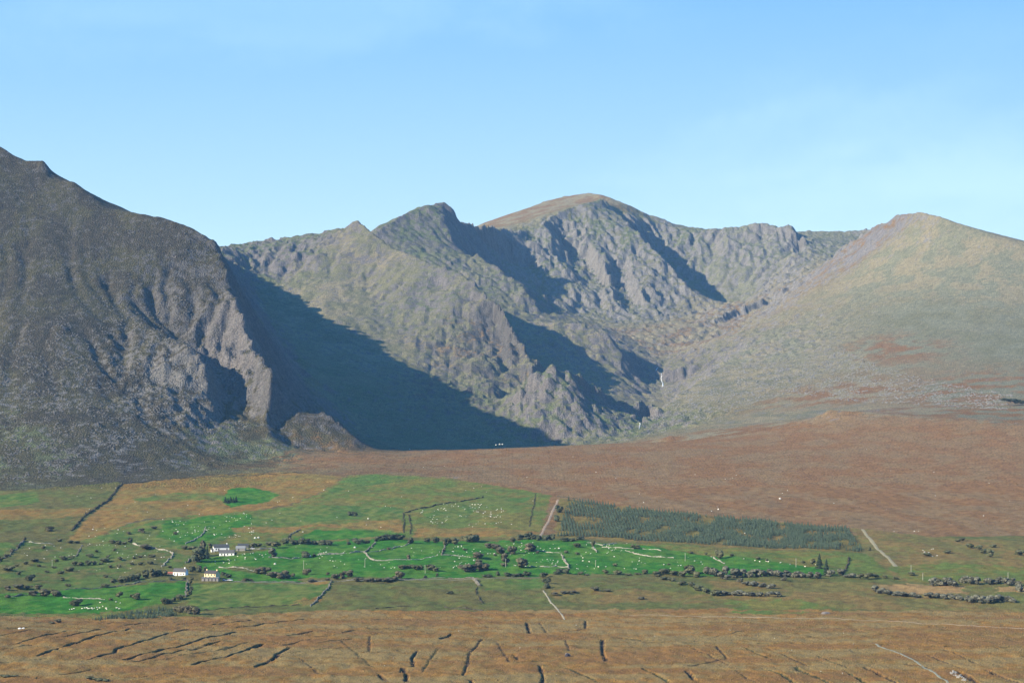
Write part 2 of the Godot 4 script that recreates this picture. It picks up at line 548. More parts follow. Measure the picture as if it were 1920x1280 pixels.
func mountain_height(x: float, z: float) -> float:
	var h := ground(x, z)
	var c := cover_r[cover_at(x, z)].a
	return h + n_fin.get_noise_3d(x, h * 0.5, z) * (0.6 + 3.0 * c) + n_str.get_noise_3d(x * 1.7, h * 0.12, z * 0.5) * 4.5 * c * c + n_cel.get_noise_3d(x * 1.2, h * 0.3, z * 0.6) * 9.5 * c * c


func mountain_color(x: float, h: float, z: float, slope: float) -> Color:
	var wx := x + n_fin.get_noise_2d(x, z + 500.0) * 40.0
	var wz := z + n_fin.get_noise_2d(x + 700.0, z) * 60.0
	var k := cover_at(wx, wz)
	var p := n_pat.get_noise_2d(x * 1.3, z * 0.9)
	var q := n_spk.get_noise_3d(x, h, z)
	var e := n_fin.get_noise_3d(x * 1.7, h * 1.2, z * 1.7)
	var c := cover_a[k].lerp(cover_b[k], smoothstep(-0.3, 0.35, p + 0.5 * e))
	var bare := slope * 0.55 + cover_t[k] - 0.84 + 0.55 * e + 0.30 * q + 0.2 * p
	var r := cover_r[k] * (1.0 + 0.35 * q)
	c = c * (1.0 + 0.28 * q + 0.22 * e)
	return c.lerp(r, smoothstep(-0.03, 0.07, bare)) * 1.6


# a piece of the ground as a grid; with hills given, each cell goes to the mesh of its own hill
func sheet(names: Array, xa: float, xb: float, za: float, zb: float, dx: float, dz: float, height: Callable, colour: Callable, mat: Material, hole := Rect2()) -> void:
	var w := int(round((xb - xa) / dx)) + 1
	var d := int(round((zb - za) / dz)) + 1
	var v := PackedVector3Array()
	var n := PackedVector3Array()
	var c := PackedColorArray()
	v.resize(w * d)
	n.resize(w * d)
	c.resize(w * d)
	var holed := hole.has_area()
	var inner := hole.grow(-3.0 * dx)
	for j in d:
		var z := za + j * dz
		for i in w:
			var x := xa + i * dx
			if holed and inner.has_point(Vector2(x, z)):
				continue
			v[j * w + i] = Vector3(x, height.call(x, z), z)
	for j in d:
		var ja := maxi(j - 1, 0) * w
		var jb := mini(j + 1, d - 1) * w
		for i in w:
			var k := j * w + i
			var p := v[k]
			if holed and inner.has_point(Vector2(xa + i * dx, za + j * dz)):
				continue
			var a := v[j * w + maxi(i - 1, 0)]
			var b := v[j * w + mini(i + 1, w - 1)]
			var e := v[ja + i]
			var f := v[jb + i]
			var gx := (b.y - a.y) / (b.x - a.x)
			var gz := (f.y - e.y) / (f.z - e.z)
			n[k] = Vector3(-gx, 1.0, -gz).normalized()
			c[k] = colour.call(p.x, p.y, p.z, sqrt(gx * gx + gz * gz))
	var many := names.size() > 1
	var ix := []
	var facets := []   # corners of the craggy cells, which get an edge on every face
	for q in names.size():
		ix.append(PackedInt32Array())
		facets.append(PackedInt32Array())
	# a hem below the outer edge closes the seam with the next sheet
	var hem := {}
	var rim := PackedInt32Array()
	for i in w:
		rim.append(i)
	for j in range(1, d):
		rim.append(j * w + w - 1)
	for i in range(w - 2, -1, -1):
		rim.append((d - 1) * w + i)
	for j in range(d - 2, -1, -1):
		rim.append(j * w)
	for k in rim:
		if not hem.has(k):
			hem[k] = v.size()
			v.append(v[k] - Vector3(0, 8.0, 0))
			n.append(n[k])
			c.append(c[k])
	for j in d - 1:
		var z := za + (j + 0.5) * dz
		for i in w - 1:
			var x := xa + (i + 0.5) * dx
			if holed and hole.has_point(Vector2(x, z)):
				continue
			var hill := 0
			if many:
				hill = cover_h[cover_at(x + n_fin.get_noise_2d(x, z) * 30.0, z + n_fin.get_noise_2d(z, x) * 30.0)]
			var a := j * w + i
			var crag := many and cover_r[cover_at(x, z)].a + 0.35 * n_fin.get_noise_2d(x + 90.0, z) > 0.42
			var t: PackedInt32Array = facets[hill] if crag else ix[hill]
			if (i + j) % 2 == 0 or not crag:
				t.append_array(PackedInt32Array([a, a + 1, a + w, a + 1, a + w + 1, a + w]))
			else:
				t.append_array(PackedInt32Array([a, a + 1, a + w + 1, a, a + w + 1, a + w]))
			if crag:
				facets[hill] = t
			else:
				ix[hill] = t
	var first: PackedInt32Array = ix[names.size() - 1]
	for q in rim.size() - 1:
		var a := rim[q]
		var b := rim[q + 1]
		first.append_array(PackedInt32Array([a, hem[a], b, b, hem[a], hem[b]]))
	ix[names.size() - 1] = first
	for q in names.size():
		var t: PackedInt32Array = ix[q]
		var ft: PackedInt32Array = facets[q]
		if t.is_empty() and ft.is_empty():
			continue
		var arr := []
		arr.resize(Mesh.ARRAY_MAX)
		if many:
			var to := PackedInt32Array()
			to.resize(v.size())
			to.fill(-1)
			var vv := PackedVector3Array()
			var nn := PackedVector3Array()
			var cc := PackedColorArray()
			for k in t.size():
				var o := t[k]
				if to[o] < 0:
					to[o] = vv.size()
					vv.append(v[o])
					nn.append(n[o])
					cc.append(c[o])
				t[k] = to[o]
			var at_v := vv.size()
			vv.resize(at_v + ft.size())
			nn.resize(at_v + ft.size())
			cc.resize(at_v + ft.size())
			for k in range(0, ft.size(), 3):
				var p0 := v[ft[k]]
				var p1 := v[ft[k + 1]]
				var p2 := v[ft[k + 2]]
				var nf := (p2 - p0).cross(p1 - p0).normalized()
				var o := at_v + k
				vv[o] = p0
				vv[o + 1] = p1
				vv[o + 2] = p2
				for e in 3:
					nn[o + e] = (nf * 0.8 + n[ft[k + e]] * 0.2).normalized()
					cc[o + e] = c[ft[k + e]]
			var t_at := t.size()
			t.resize(t_at + ft.size())
			for k in ft.size():
				t[t_at + k] = at_v + k
			arr[Mesh.ARRAY_VERTEX] = vv
			arr[Mesh.ARRAY_NORMAL] = nn
			arr[Mesh.ARRAY_COLOR] = cc
		else:
			arr[Mesh.ARRAY_VERTEX] = v
			arr[Mesh.ARRAY_NORMAL] = n
			arr[Mesh.ARRAY_COLOR] = c
		arr[Mesh.ARRAY_INDEX] = t
		var m := ArrayMesh.new()
		m.add_surface_from_arrays(Mesh.PRIMITIVE_TRIANGLES, arr)
		structure(names[q], m, soft_mat if names[q] == "moorland" else mat)


func structure(called: String, m: Mesh, mat: Material) -> MeshInstance3D:
	var o := MeshInstance3D.new()
	o.name = numbered(called)
	o.mesh = m
	o.material_override = mat
	o.set_meta("kind", "structure")
	add_child(o)
	return o


var soft_mat: StandardMaterial3D
var taken := {}
func numbered(called: String) -> String:
	var k: int = taken.get(called, 0)
	taken[called] = k + 1
	return called if k == 0 else "%s_%03d" % [called, k]


# grain shared by all vertex-coloured ground: a fine mottling and relief that repeat far apart
func grain(sd: int, freq: float, lo: float) -> NoiseTexture2D:
	var t := NoiseTexture2D.new()
	t.width = 512
	t.height = 512
	t.seamless = true
	var n := FastNoiseLite.new()
	n.seed = sd
	n.noise_type = FastNoiseLite.TYPE_SIMPLEX
	n.frequency = freq
	n.fractal_octaves = 4
	t.noise = n
	if lo < 1.0:
		var r := Gradient.new()
		r.set_color(0, Color(lo, lo, lo))
		r.set_color(1, Color(1, 1, 1))
		t.color_ramp = r
	return t


func ground_material(tile: float, relief: float, sd: int) -> StandardMaterial3D:
	var m := StandardMaterial3D.new()
	m.vertex_color_use_as_albedo = true
	m.roughness = 0.95
	m.metallic_specular = 0.15
	m.albedo_texture = grain(sd, 0.03, 0.5)
	m.heightmap_enabled = true
	m.heightmap_texture = grain(sd + 1, 0.035, 1.0)
	m.heightmap_scale = relief * 100.0
	m.uv1_triplanar = true
	m.uv1_world_triplanar = true
	m.uv1_scale = Vector3.ONE / tile
	return m


func plain_material(c: Color, rough := 0.9) -> StandardMaterial3D:
	var m := StandardMaterial3D.new()
	m.albedo_color = c.linear_to_srgb()
	m.roughness = rough
	m.metallic_specular = 0.3
	return m


func tinted_material() -> StandardMaterial3D:
	var m := StandardMaterial3D.new()
	m.vertex_color_use_as_albedo = true
	m.roughness = 0.9
	m.metallic_specular = 0.2
	return m


func mountains() -> void:
	var mat := ground_material(62.0, 1.7, 21)
	soft_mat = ground_material(60.0, 0.22, 25)
	var hills := ["heather_mountain", "middle_spur", "pointed_peak", "summit_mountain", "rounded_mountain", "corrie_floor", "lower_crags", "moorland"]
	sheet(hills, -1500.0, 1900.0, -6950.0, -2400.0, 5.0, 5.0, mountain_height, slope_color, mat, Rect2(-1000, -3450, 750, 1050))
	sheet(hills, -1000.0, -250.0, -3450.0, -2400.0, 3.0, 3.0, mountain_height, slope_color, mat)
	sheet(["outer_mountain"], -2592.0, -1500.0, -7590.0, -2400.0, 26.0, 26.0 * 0.998, mountain_height, mountain_color, mat)


# ---------------------------------------------------------------- low ground
const RX := 1.5
const RZ := 3.0
const RX0 := -700.0
const RZ0 := -2800.0
const RW := 934
const RH := 460
var region := PackedByteArray()
var trench := {}
const BX0 := -480.0
const BX1 := 480.0
const BDX := 0.8
const BZ0 := -1480.0
const BZ1 := -1000.0
const BDZ := 2.0
var cut := PackedFloat32Array()
var cut_kind := PackedByteArray()
const BW := 1201
const BH := 241


# where the ray through a pixel of the photograph meets the ground
func spot(px: float, py: float, from := 900.0, to := 7000.0) -> Vector3:
	var d := from
	while d < to:
		var p := at(px, py, d)
		var h := ground(p.x, p.z)
		if p.y <= h:
			var a := d - 10.0
			var b := d
			for q in 10:
				var m := 0.5 * (a + b)
				var r := at(px, py, m)
				if r.y <= ground(r.x, r.z):
					b = m
				else:
					a = m
			p = at(px, py, b)
			return Vector3(p.x, low_height(p.x, p.z), p.z)
		d += 10.0
	return at(px, py, to)


func low_height(x: float, z: float) -> float:
	var h := mountain_height(x, z)
	var f := smoothstep(-2400.0, -2250.0, z)
	return h + f * (n_pat.get_noise_2d(x * 1.2, z * 0.8) * 1.6 * smoothstep(-1460.0, -1560.0, z) + n_fin.get_noise_2d(x, z * 0.7) * 0.25 - n_fin.get_noise_3d(x, h * 0.5, z) * 0.5)


func bog_height(x: float, z: float) -> float:
	var i := int(round((x - BX0) / BDX))
	var j := int(round((z - BZ0) / BDZ))
	return low_height(x, z) + n_spk.get_noise_2d(x, z * 0.5) * 0.16 - cut[clampi(j, 0, BH - 1) * BW + clampi(i, 0, BW - 1)]


func stamp(poly: Array, kind: int) -> void:
	var p := PackedVector2Array()
	for i in range(0, poly.size(), 2):
		var q := spot(poly[i], poly[i + 1], 900.0, 3400.0)
		p.append(Vector2(q.x, q.z))
	fill(p, kind)


func fill(p: PackedVector2Array, kind: int) -> void:
	for j in RH:
		var z := RZ0 + j * RZ
		var xs := []
		for k in p.size():
			var a := p[k]
			var b := p[(k + 1) % p.size()]
			if (a.y <= z) != (b.y <= z):
				xs.append(a.x + (z - a.y) / (b.y - a.y) * (b.x - a.x))
		xs.sort()
		for k in range(0, xs.size() - 1, 2):
			var i0 := clampi(int(ceil((xs[k] - RX0) / RX)), 0, RW)
			var i1 := clampi(int(ceil((xs[k + 1] - RX0) / RX)), 0, RW)
			for i in range(i0, i1):
				region[j * RW + i] = kind


# 1 bog, 2 bright pasture, 3 middling pasture, 4 olive rough, 5 grey-green rough, 6 orange grass, 7 plantation floor, 8 rushy brown, 9 pale reed, 10 left rough, 11 pale track
func setup_regions() -> void:
	region.resize(RW * RH)
	# left rough ground, orange hillside
	stamp([-150, 935, 0, 920, 230, 903, 178, 955, 128, 1010, 0, 1016, -150, 1020], 5)
	stamp([-100, 930, 0, 926, 68, 922, 72, 940, 40, 948, -100, 952], 3)
	stamp([-100, 958, 0, 955, 100, 952, 172, 950, 150, 968, 60, 972, -100, 974], 6)
	stamp([228, 908, 350, 893, 520, 884, 640, 893, 604, 920, 540, 945, 450, 962, 350, 966, 250, 976, 150, 1012, 122, 1010, 178, 955], 6)
	stamp([245, 935, 330, 922, 420, 925, 415, 935, 330, 938, 260, 940], 4)
	stamp([413, 938, 428, 915, 447, 911, 500, 918, 524, 928, 492, 941, 430, 950], 2)
	# upper pastures
	stamp([145, 1013, 250, 978, 350, 966, 450, 962, 540, 947, 606, 920, 645, 893, 700, 888, 835, 895, 1000, 922, 1032, 928, 1010, 1006, 760, 1006, 560, 1012, 540, 1024, 370, 1032, 250, 1022, 150, 1014], 4)
	stamp([300, 975, 400, 964, 540, 950, 660, 946, 755, 950, 757, 968, 650, 972, 520, 985, 440, 1000, 380, 1030, 250, 1022, 150, 1013, 230, 992], 3)
	stamp([310, 976, 400, 966, 470, 964, 470, 985, 400, 1010, 340, 1020, 290, 1005], 2)
	stamp([605, 925, 650, 896, 700, 888, 790, 894, 720, 905, 650, 912, 625, 930], 3)
	stamp([430, 987, 560, 984, 660, 978, 750, 972, 757, 998, 680, 990, 600, 984, 540, 996, 440, 996], 6)
	stamp([540, 1012, 590, 992, 670, 992, 755, 1000, 755, 1004, 560, 1013], 2)
	stamp([780, 955, 900, 938, 1000, 930, 985, 940, 900, 950, 860, 975, 800, 972], 3)
	stamp([780, 990, 900, 988, 1010, 995, 1008, 1004, 770, 1004], 6)
	# left bushy ground
	stamp([-150, 1018, 0, 1016, 120, 1011, 250, 1022, 330, 1033, 372, 1045, 330, 1066, 300, 1084, 215, 1098, 110, 1103, 0, 1106, -150, 1108], 10)
	stamp([-150, 1020, 0, 1018, 24, 1022, 0, 1040, -150, 1050], 3)
	# main bright pastures
	stamp([368, 1056, 372, 1042, 440, 1040, 500, 1030, 548, 1016, 700, 1010, 870, 1012, 1000, 1010, 1200, 1019, 1330, 1040, 1420, 1047, 1540, 1064, 1560, 1078, 1340, 1078, 1240, 1074, 1050, 1074, 960, 1080, 800, 1084, 640, 1080, 560, 1088, 430, 1090, 415, 1078, 372, 1064], 2)
	stamp([410, 1062, 450, 1060, 500, 1066, 500, 1074, 440, 1070], 5)
	stamp([560, 1080, 700, 1082, 800, 1086, 800, 1090, 560, 1090], 5)
	# lower fields
	stamp([-150, 1112, 0, 1110, 60, 1106, 130, 1102, 220, 1098, 350, 1089, 354, 1116, 300, 1130, 250, 1141, 130, 1150, 0, 1147, -150, 1150], 2)
	stamp([-150, 1150, 0, 1147, 130, 1150, 250, 1141, 320, 1132, 350, 1130, 360, 1150, 180, 1158, 0, 1162, -150, 1164], 5)
	stamp([-150, 1154, 0, 1152, 180, 1148, 330, 1140, 330, 1154, 180, 1158, 0, 1160, -150, 1162], 4)
	stamp([358, 1092, 430, 1092, 622, 1090, 592, 1132, 500, 1134, 372, 1143, 352, 1130], 3)
	stamp([540, 1132, 560, 1124, 603, 1117, 592, 1134], 6)
	stamp([575, 1088, 620, 1087, 618, 1094, 575, 1092], 6)
	stamp([626, 1090, 890, 1086, 1020, 1082, 1240, 1080, 1330, 1100, 1500, 1118, 1480, 1140, 1100, 1132, 900, 1140, 700, 1140, 590, 1138], 5)
	stamp([905, 1090, 1014, 1081, 1019, 1100, 960, 1104, 906, 1106], 3)
	stamp([1030, 1104, 1200, 1104, 1330, 1112, 1340, 1130, 1100, 1128, 1035, 1122], 8)
	stamp([1330, 1090, 1560, 1090, 1640, 1090, 1800, 1120, 1920, 1130, 2070, 1130, 2070, 1150, 1600, 1140, 1480, 1138, 1340, 1120], 8)
	stamp([1350, 1122, 1500, 1124, 1560, 1140, 1380, 1146], 4)
	# plantation and right-hand rough ground
	stamp([1048, 936, 1066, 936, 1240, 958, 1400, 973, 1560, 988, 1592, 992, 1622, 1036, 1500, 1030, 1340, 1024, 1200, 1014, 1036, 1008], 7)
	stamp([1128, 1014, 1340, 1026, 1500, 1032, 1622, 1038, 1690, 1088, 1560, 1080, 1540, 1064, 1420, 1047, 1330, 1040, 1200, 1022], 4)
	stamp([1598, 990, 1700, 1000, 1920, 1014, 2070, 1020, 2070, 1092, 1690, 1090, 1622, 1038], 8)
	stamp([1660, 1060, 1760, 1055, 1920, 1062, 2070, 1064, 2070, 1090, 1700, 1088], 4)
	stamp([1640, 1096, 1700, 1093, 1812, 1096, 1806, 1110, 1700, 1110, 1656, 1108], 9)
	stamp([1868, 1100, 1930, 1104, 1930, 1112, 1870, 1110], 9)
	# the bog
	stamp([-150, 1163, 120, 1161, 340, 1156, 600, 1142, 900, 1144, 1000, 1142, 1300, 1140, 1500, 1142, 1920, 1146, 2100, 1148, 2100, 1400, -150, 1400], 1)
	stamp([1335, 1146, 1450, 1142, 1530, 1148, 1440, 1151], 4)


# turf banks and drains: column, row pairs; then width and depth in metres, and what grows in them
func setup_cuts() -> void:
	cut.resize(BW * BH)
	cut_kind.resize(BW * BH)
	var p := [
		[[0, 1189, 33, 1184, 60, 1181], 2.2, 1.3, 1], [[33, 1203, 87, 1188, 123, 1181], 2.4, 1.3, 1], [[120, 1191, 157, 1183, 190, 1178], 2.2, 1.2, 1],
		[[72, 1228, 110, 1213, 160, 1197, 200, 1186, 245, 1177], 2.8, 1.6, 1], [[168, 1233, 215, 1222, 217, 1215, 263, 1202, 320, 1184, 360, 1178], 3.2, 1.7, 1],
		[[233, 1234, 300, 1218, 347, 1207, 393, 1193, 443, 1183], 4.2, 1.9, 1], [[253, 1239, 300, 1227, 343, 1217], 2.4, 1.4, 1], [[358, 1216, 413, 1202], 2.4, 1.3, 1],
		[[363, 1244, 433, 1227, 493, 1206], 4.8, 2.0, 1], [[480, 1247, 518, 1232, 520, 1223, 543, 1213], 4.0, 1.8, 1], [[533, 1208, 583, 1197], 2.8, 1.5, 1],
		[[445, 1175, 500, 1167, 573, 1159], 3.4, 1.6, 1], [[372, 1173, 473, 1160], 2.6, 1.4, 1], [[333, 1170, 387, 1163], 2.0, 1.2, 1], [[203, 1169, 233, 1165], 2.0, 1.1, 1], [[233, 1171, 293, 1164], 1.8, 1.0, 1],
		[[593, 1193, 640, 1186], 2.2, 1.3, 1], [[540, 1190, 587, 1183], 2.0, 1.1, 1], [[113, 1263, 170, 1252], 1.6, 0.8, 1], [[420, 1216, 470, 1200, 500, 1196], 2.6, 0.7, 2], [[640, 1186, 665, 1180], 1.8, 1.0, 1],
		[[988, 1167, 993, 1185], 2.8, 1.4, 1], [[1011, 1165, 1025, 1184], 1.6, 0.7, 1], [[1050, 1183, 1097, 1178], 1.8, 1.0, 1], [[1098, 1163, 1098, 1177], 1.8, 1.0, 1],
		[[783, 1218, 773, 1233, 775, 1247], 2.4, 1.4, 1], [[757, 1250, 755, 1259], 5.0, 1.6, 1], [[710, 1262, 723, 1272], 4.0, 1.3, 1], [[762, 1262, 762, 1274], 3.4, 1.5, 1],
		[[905, 1195, 893, 1210, 880, 1223, 877, 1243, 868, 1264], 1.6, 1.0, 1], [[883, 1272, 888, 1290], 3.2, 1.5, 1], [[827, 1197, 848, 1188], 4.0, 1.5, 1],
		[[1130, 1198, 1130, 1220, 1137, 1237], 2.6, 1.4, 1], [[1013, 1247, 1020, 1270, 1012, 1290], 2.6, 1.4, 1], [[973, 1240, 1080, 1235], 1.5, 0.7, 2], [[963, 1226, 971, 1236], 2.2, 1.0, 1],
		[[693, 1190, 692, 1220], 1.5, 0.8, 1], [[600, 1187, 900, 1186], 1.3, 0.5, 2], [[933, 1190, 1100, 1192, 1240, 1200], 1.8, 0.7, 2],
		[[1200, 1202, 1350, 1203, 1500, 1206], 2.2, 0.8, 2], [[1575, 1207, 1720, 1209, 1875, 1211, 1960, 1212], 2.2, 0.8, 2],
		[[1207, 1251, 1256, 1277], 3.0, 1.2, 2], [[1288, 1256, 1303, 1274], 3.4, 1.6, 1], [[1294, 1247, 1363, 1232], 1.8, 1.0, 1], [[1342, 1207, 1363, 1232], 1.6, 0.8, 1],
		[[1432, 1252, 1460, 1260, 1492, 1279, 1510, 1290], 3.6, 1.2, 2], [[1492, 1250, 1556, 1279], 5.0, 1.0, 2], [[1590, 1258, 1631, 1281], 2.6, 1.2, 2], [[1624, 1250, 1690, 1282], 5.0, 1.5, 1],
		[[1800, 1258, 1845, 1284], 6.5, 1.5, 1], [[1852, 1256, 1925, 1283], 4.5, 1.5, 1], [[1774, 1215, 1834, 1243], 1.5, 0.8, 1], [[1867, 1213, 1930, 1232], 1.4, 0.7, 1],
		[[1222, 1165, 1330, 1165, 1425, 1167], 1.6, 0.9, 1], [[1725, 1172, 1897, 1177], 1.5, 0.8, 1], [[1335, 1193, 1395, 1181], 1.3, 0.6, 1], [[1700, 1243, 1740, 1248], 2.0, 1.0, 1],
		[[1480, 1190, 1500, 1194], 4.0, 0.9, 1], [[690, 1178, 830, 1176], 1.2, 0.5, 2], [[1555, 1218, 1605, 1221], 1.4, 0.6, 1], [[620, 1160, 900, 1162], 1.2, 0.4, 2],
		[[1300, 1214, 1372, 1246], 1.4, 0.6, 1], [[1395, 1212, 1440, 1232], 1.3, 0.6, 2], [[1440, 1214, 1520, 1248], 1.4, 0.6, 1], [[1530, 1226, 1590, 1252], 1.3, 0.5, 2], [[1150, 1240, 1240, 1243], 1.3, 0.6, 1], [[1060, 1248, 1130, 1280], 1.6, 0.7, 2], [[1380, 1256, 1420, 1278], 1.5, 0.7, 1],
		[[1540, 1168, 1700, 1180], 1.2, 0.5, 1], [[1600, 1180, 1760, 1202], 1.2, 0.5, 2], [[1430, 1175, 1560, 1198], 1.2, 0.5, 2], [[1800, 1180, 1925, 1204], 1.3, 0.6, 1], [[1740, 1226, 1800, 1250], 1.3, 0.6, 1], [[930, 1200, 955, 1240], 1.4, 0.6, 1], [[1060, 1200, 1068, 1218], 1.4, 0.6, 1],
		[[640, 1200, 700, 1250], 1.4, 0.5, 2], [[560, 1230, 600, 1262], 1.5, 0.6, 1], [[820, 1215, 790, 1260], 1.4, 0.6, 2], [[0, 1176, 80, 1173], 1.3, 0.6, 2], [[0, 1215, 60, 1206], 1.4, 0.6, 1], [[0, 1240, 90, 1232], 1.4, 0.5, 2], [[420, 1262, 520, 1256], 1.4, 0.5, 2], [[250, 1268, 360, 1256], 1.4, 0.6, 1],
		[[590, 1205, 660, 1196], 2.4, 0.6, 2], [[540, 1222, 640, 1212], 2.4, 0.6, 2], [[290, 1236, 380, 1222, 440, 1210], 1.6, 0.6, 2],
	]
	for c: Array in p:
		var q: Array = c[0]
		var pts := PackedVector2Array()
		for i in range(0, q.size(), 2):
			var g := spot(q[i], q[i + 1], 900.0, 1600.0)
			pts.append(Vector2(g.x, g.z))
		for k in pts.size() - 1:
			var a := pts[k]
			var b := pts[k + 1]
			var wd: float = c[1] * 0.22
			var i0 := clampi(int((minf(a.x, b.x) - wd - 3.0 - BX0) / BDX), 0, BW - 1)
			var i1 := clampi(int((maxf(a.x, b.x) + wd + 3.0 - BX0) / BDX), 0, BW - 1)
			var j0 := clampi(int((minf(a.y, b.y) - wd - 3.0 - BZ0) / BDZ), 0, BH - 1)
			var j1 := clampi(int((maxf(a.y, b.y) + wd + 3.0 - BZ0) / BDZ), 0, BH - 1)
			var ab := b - a
			var l2 := ab.length_squared()
			for j in range(j0, j1 + 1):
				for i in range(i0, i1 + 1):
					var s := Vector2(BX0 + i * BDX, BZ0 + j * BDZ)
					var wob := n_spk.get_noise_2d(s.x * 0.7, s.y * 0.6) * 0.9 + n_fin.get_noise_2d(s.x, s.y) * 0.9
					var t := clampf((s - a).dot(ab) / l2, 0.0, 1.0)
					var dd := (s - a - ab * t).length() + wob * 0.65
					var dp: float = c[2] * maxf(1.0 + 0.6 * wob, 0.15) * (1.0 - smoothstep(wd * 0.6, wd * 1.1 + 0.5, dd))
					var o := j * BW + i
					if dp > cut[o]:
						cut[o] = dp
						cut_kind[o] = c[3]


func slope_color(x: float, h: float, z: float, slope: float) -> Color:
	return low_color(x, h, z, slope) if z > -2780.0 else mountain_color(x, h, z, slope)


func low_color(x: float, h: float, z: float, slope: float) -> Color:
	var e := n_fin.get_noise_2d(x * 1.6, z * 0.9)
	var q := n_spk.get_noise_2d(x, z * 0.6)
	var p := n_pat.get_noise_2d(x * 1.5, z)
	var lx := x + e * 2.5 + q * 1.2
	var lz := z + e * 7.0 + q * 3.0
	var i := int((lx - RX0) / RX)
	var j := int((lz - RZ0) / RZ)
	var kind := 1 if z > -1440.0 else (5 if z > -1990.0 else 0)
	if i >= 0 and j >= 0 and i < RW and j < RH:
		var k := region[j * RW + i]
		kind = k if k > 0 else kind
	var a: Color
	var b: Color
	match kind:
		1:
			a = Color(0.268, 0.148, 0.044)
			b = Color(0.236, 0.152, 0.052)
		2:
			a = Color(0.040, 0.155, 0.018)
			b = Color(0.074, 0.166, 0.024)
		3:
			a = Color(0.087, 0.152, 0.033)
			b = Color(0.131, 0.155, 0.039)
		4:
			a = Color(0.168, 0.152, 0.040)
			b = Color(0.110, 0.147, 0.034)
		5:
			a = Color(0.142, 0.125, 0.042)
			b = Color(0.113, 0.125, 0.037)
		6:
			a = Color(0.247, 0.147, 0.043)
			b = Color(0.199, 0.150, 0.045)
		7:
			a = Color(0.197, 0.138, 0.046)
			b = Color(0.158, 0.130, 0.040)
		8:
			a = Color(0.199, 0.138, 0.048)
			b = Color(0.155, 0.135, 0.043)
		9:
			a = Color(0.315, 0.200, 0.084)
			b = Color(0.276, 0.188, 0.078)
		10:
			a = Color(0.100, 0.148, 0.036)
			b = Color(0.132, 0.126, 0.042)
		_:
			return mountain_color(x, h, z, slope)
	var mix := smoothstep(-0.25, 0.25, p + 0.7 * e)
	var c := a.lerp(b, mix) * (1.28 + 0.34 * q + 0.24 * e)
	if kind == 1:
		var dry := n_pat.get_noise_2d(x * 0.6 + 300.0, z * 2.2)
		c = c.lerp(Color(0.32, 0.235, 0.10), 0.7 * smoothstep(0.05, 0.4, dry + 0.3 * e))
		c = c.lerp(Color(0.265, 0.135, 0.055), 0.6 * smoothstep(0.1, 0.45, -dry + 0.4 * q))
	return c


func bog_color(x: float, h: float, z: float, slope: float) -> Color:
	var c := low_color(x, h, z, slope)
	var i := clampi(int(round((x - BX0) / BDX)), 0, BW - 1)
	var j := clampi(int(round((z - BZ0) / BDZ)), 0, BH - 1)
	var o := j * BW + i
	if cut[o] > 0.12:
		var q := n_spk.get_noise_2d(x * 1.5, z)
		if cut_kind[o] == 1:
			return c.lerp(Color(0.080, 0.055, 0.036) * (1.0 + 0.6 * q), smoothstep(0.12, 0.5, cut[o]))
		return c.lerp(Color(0.065, 0.068, 0.032) * (1.0 + 0.6 * q), smoothstep(0.1, 0.4, cut[o]))
	return c


func hill_of_the_eye(x: float, z: float) -> float:
	var h := 155.2 - 0.27 * maxf(-z - 4.0, 0.0) - 0.004 * absf(x)
	return maxf(h, 0.0) + n_fin.get_noise_2d(x, z) * 0.3 - 0.3


func near_color(x: float, _h: float, z: float, _slope: float) -> Color:
	var q := n_spk.get_noise_2d(x, z)
	var p := n_pat.get_noise_2d(x, z)
	return Color(0.178, 0.110, 0.056).lerp(Color(0.10, 0.11, 0.05), smoothstep(-0.2, 0.3, p)) * (1.0 + 0.3 * q)


func low_ground() -> void:
	var mat := ground_material(23.0, 0.18, 31)
	sheet(["pasture"], -800.0, 800.0, -2400.0, BZ0, 1.6, 4.0, low_height, low_color, mat)
	sheet(["bog"], BX0, BX1, BZ0, BZ1, BDX, BDZ, bog_height, bog_color, mat)
	sheet(["outer_plain"], -2600.0, -800.0, -2400.0, -1000.0, 24.0, 20.0, low_height, low_color, mat)
	sheet(["outer_plain"], 800.0, 2180.0, -2400.0, -1000.0, 24.0, 20.0, low_height, low_color, mat)
	sheet(["outer_plain"], -800.0, BX0, BZ0, BZ1, 16.0, 20.0, low_height, low_color, mat)
	sheet(["outer_plain"], BX1, 800.0, BZ0, BZ1, 16.0, 20.0, low_height, low_color, mat)
	sheet(["near_hillside"], -2000.0, 2000.0, BZ1, 400.0, 40.0, 20.0, hill_of_the_eye, near_color, mat)
	# roads and paths
	var gravel := plain_material(Color(0.165, 0.165, 0.125))
	var sand := plain_material(Color(0.235, 0.17, 0.10))
	ribbon("path", [1643, 1207, 1655, 1213, 1690, 1226, 1715, 1237, 1738, 1252, 1755, 1263, 1775, 1276, 1790, 1290], 1.9, gravel)
	ribbon("lane", [430, 1091, 520, 1089.5, 620, 1088, 760, 1085.5, 900, 1084.5, 1012, 1081], 1.8, plain_material(Color(0.135, 0.128, 0.10)))
	ribbon("track", [1180, 1152, 1300, 1154, 1420, 1157, 1560, 1159, 1700, 1166, 1900, 1176, 2000, 1180], 2.6, sand)
	ribbon("track", [1618, 993, 1630, 1008, 1645, 1026, 1662, 1043, 1680, 1060], 4.0, plain_material(Color(0.215, 0.185, 0.11)))
	ribbon("track", [1046, 937, 1038, 955, 1030, 972, 1020, 990, 1013, 1005], 3.0, plain_material(Color(0.235, 0.17, 0.115)))
	ribbon("track", [1019, 1106, 1030, 1124, 1046, 1142, 1060, 1160], 1.6, plain_material(Color(0.25, 0.215, 0.15)))


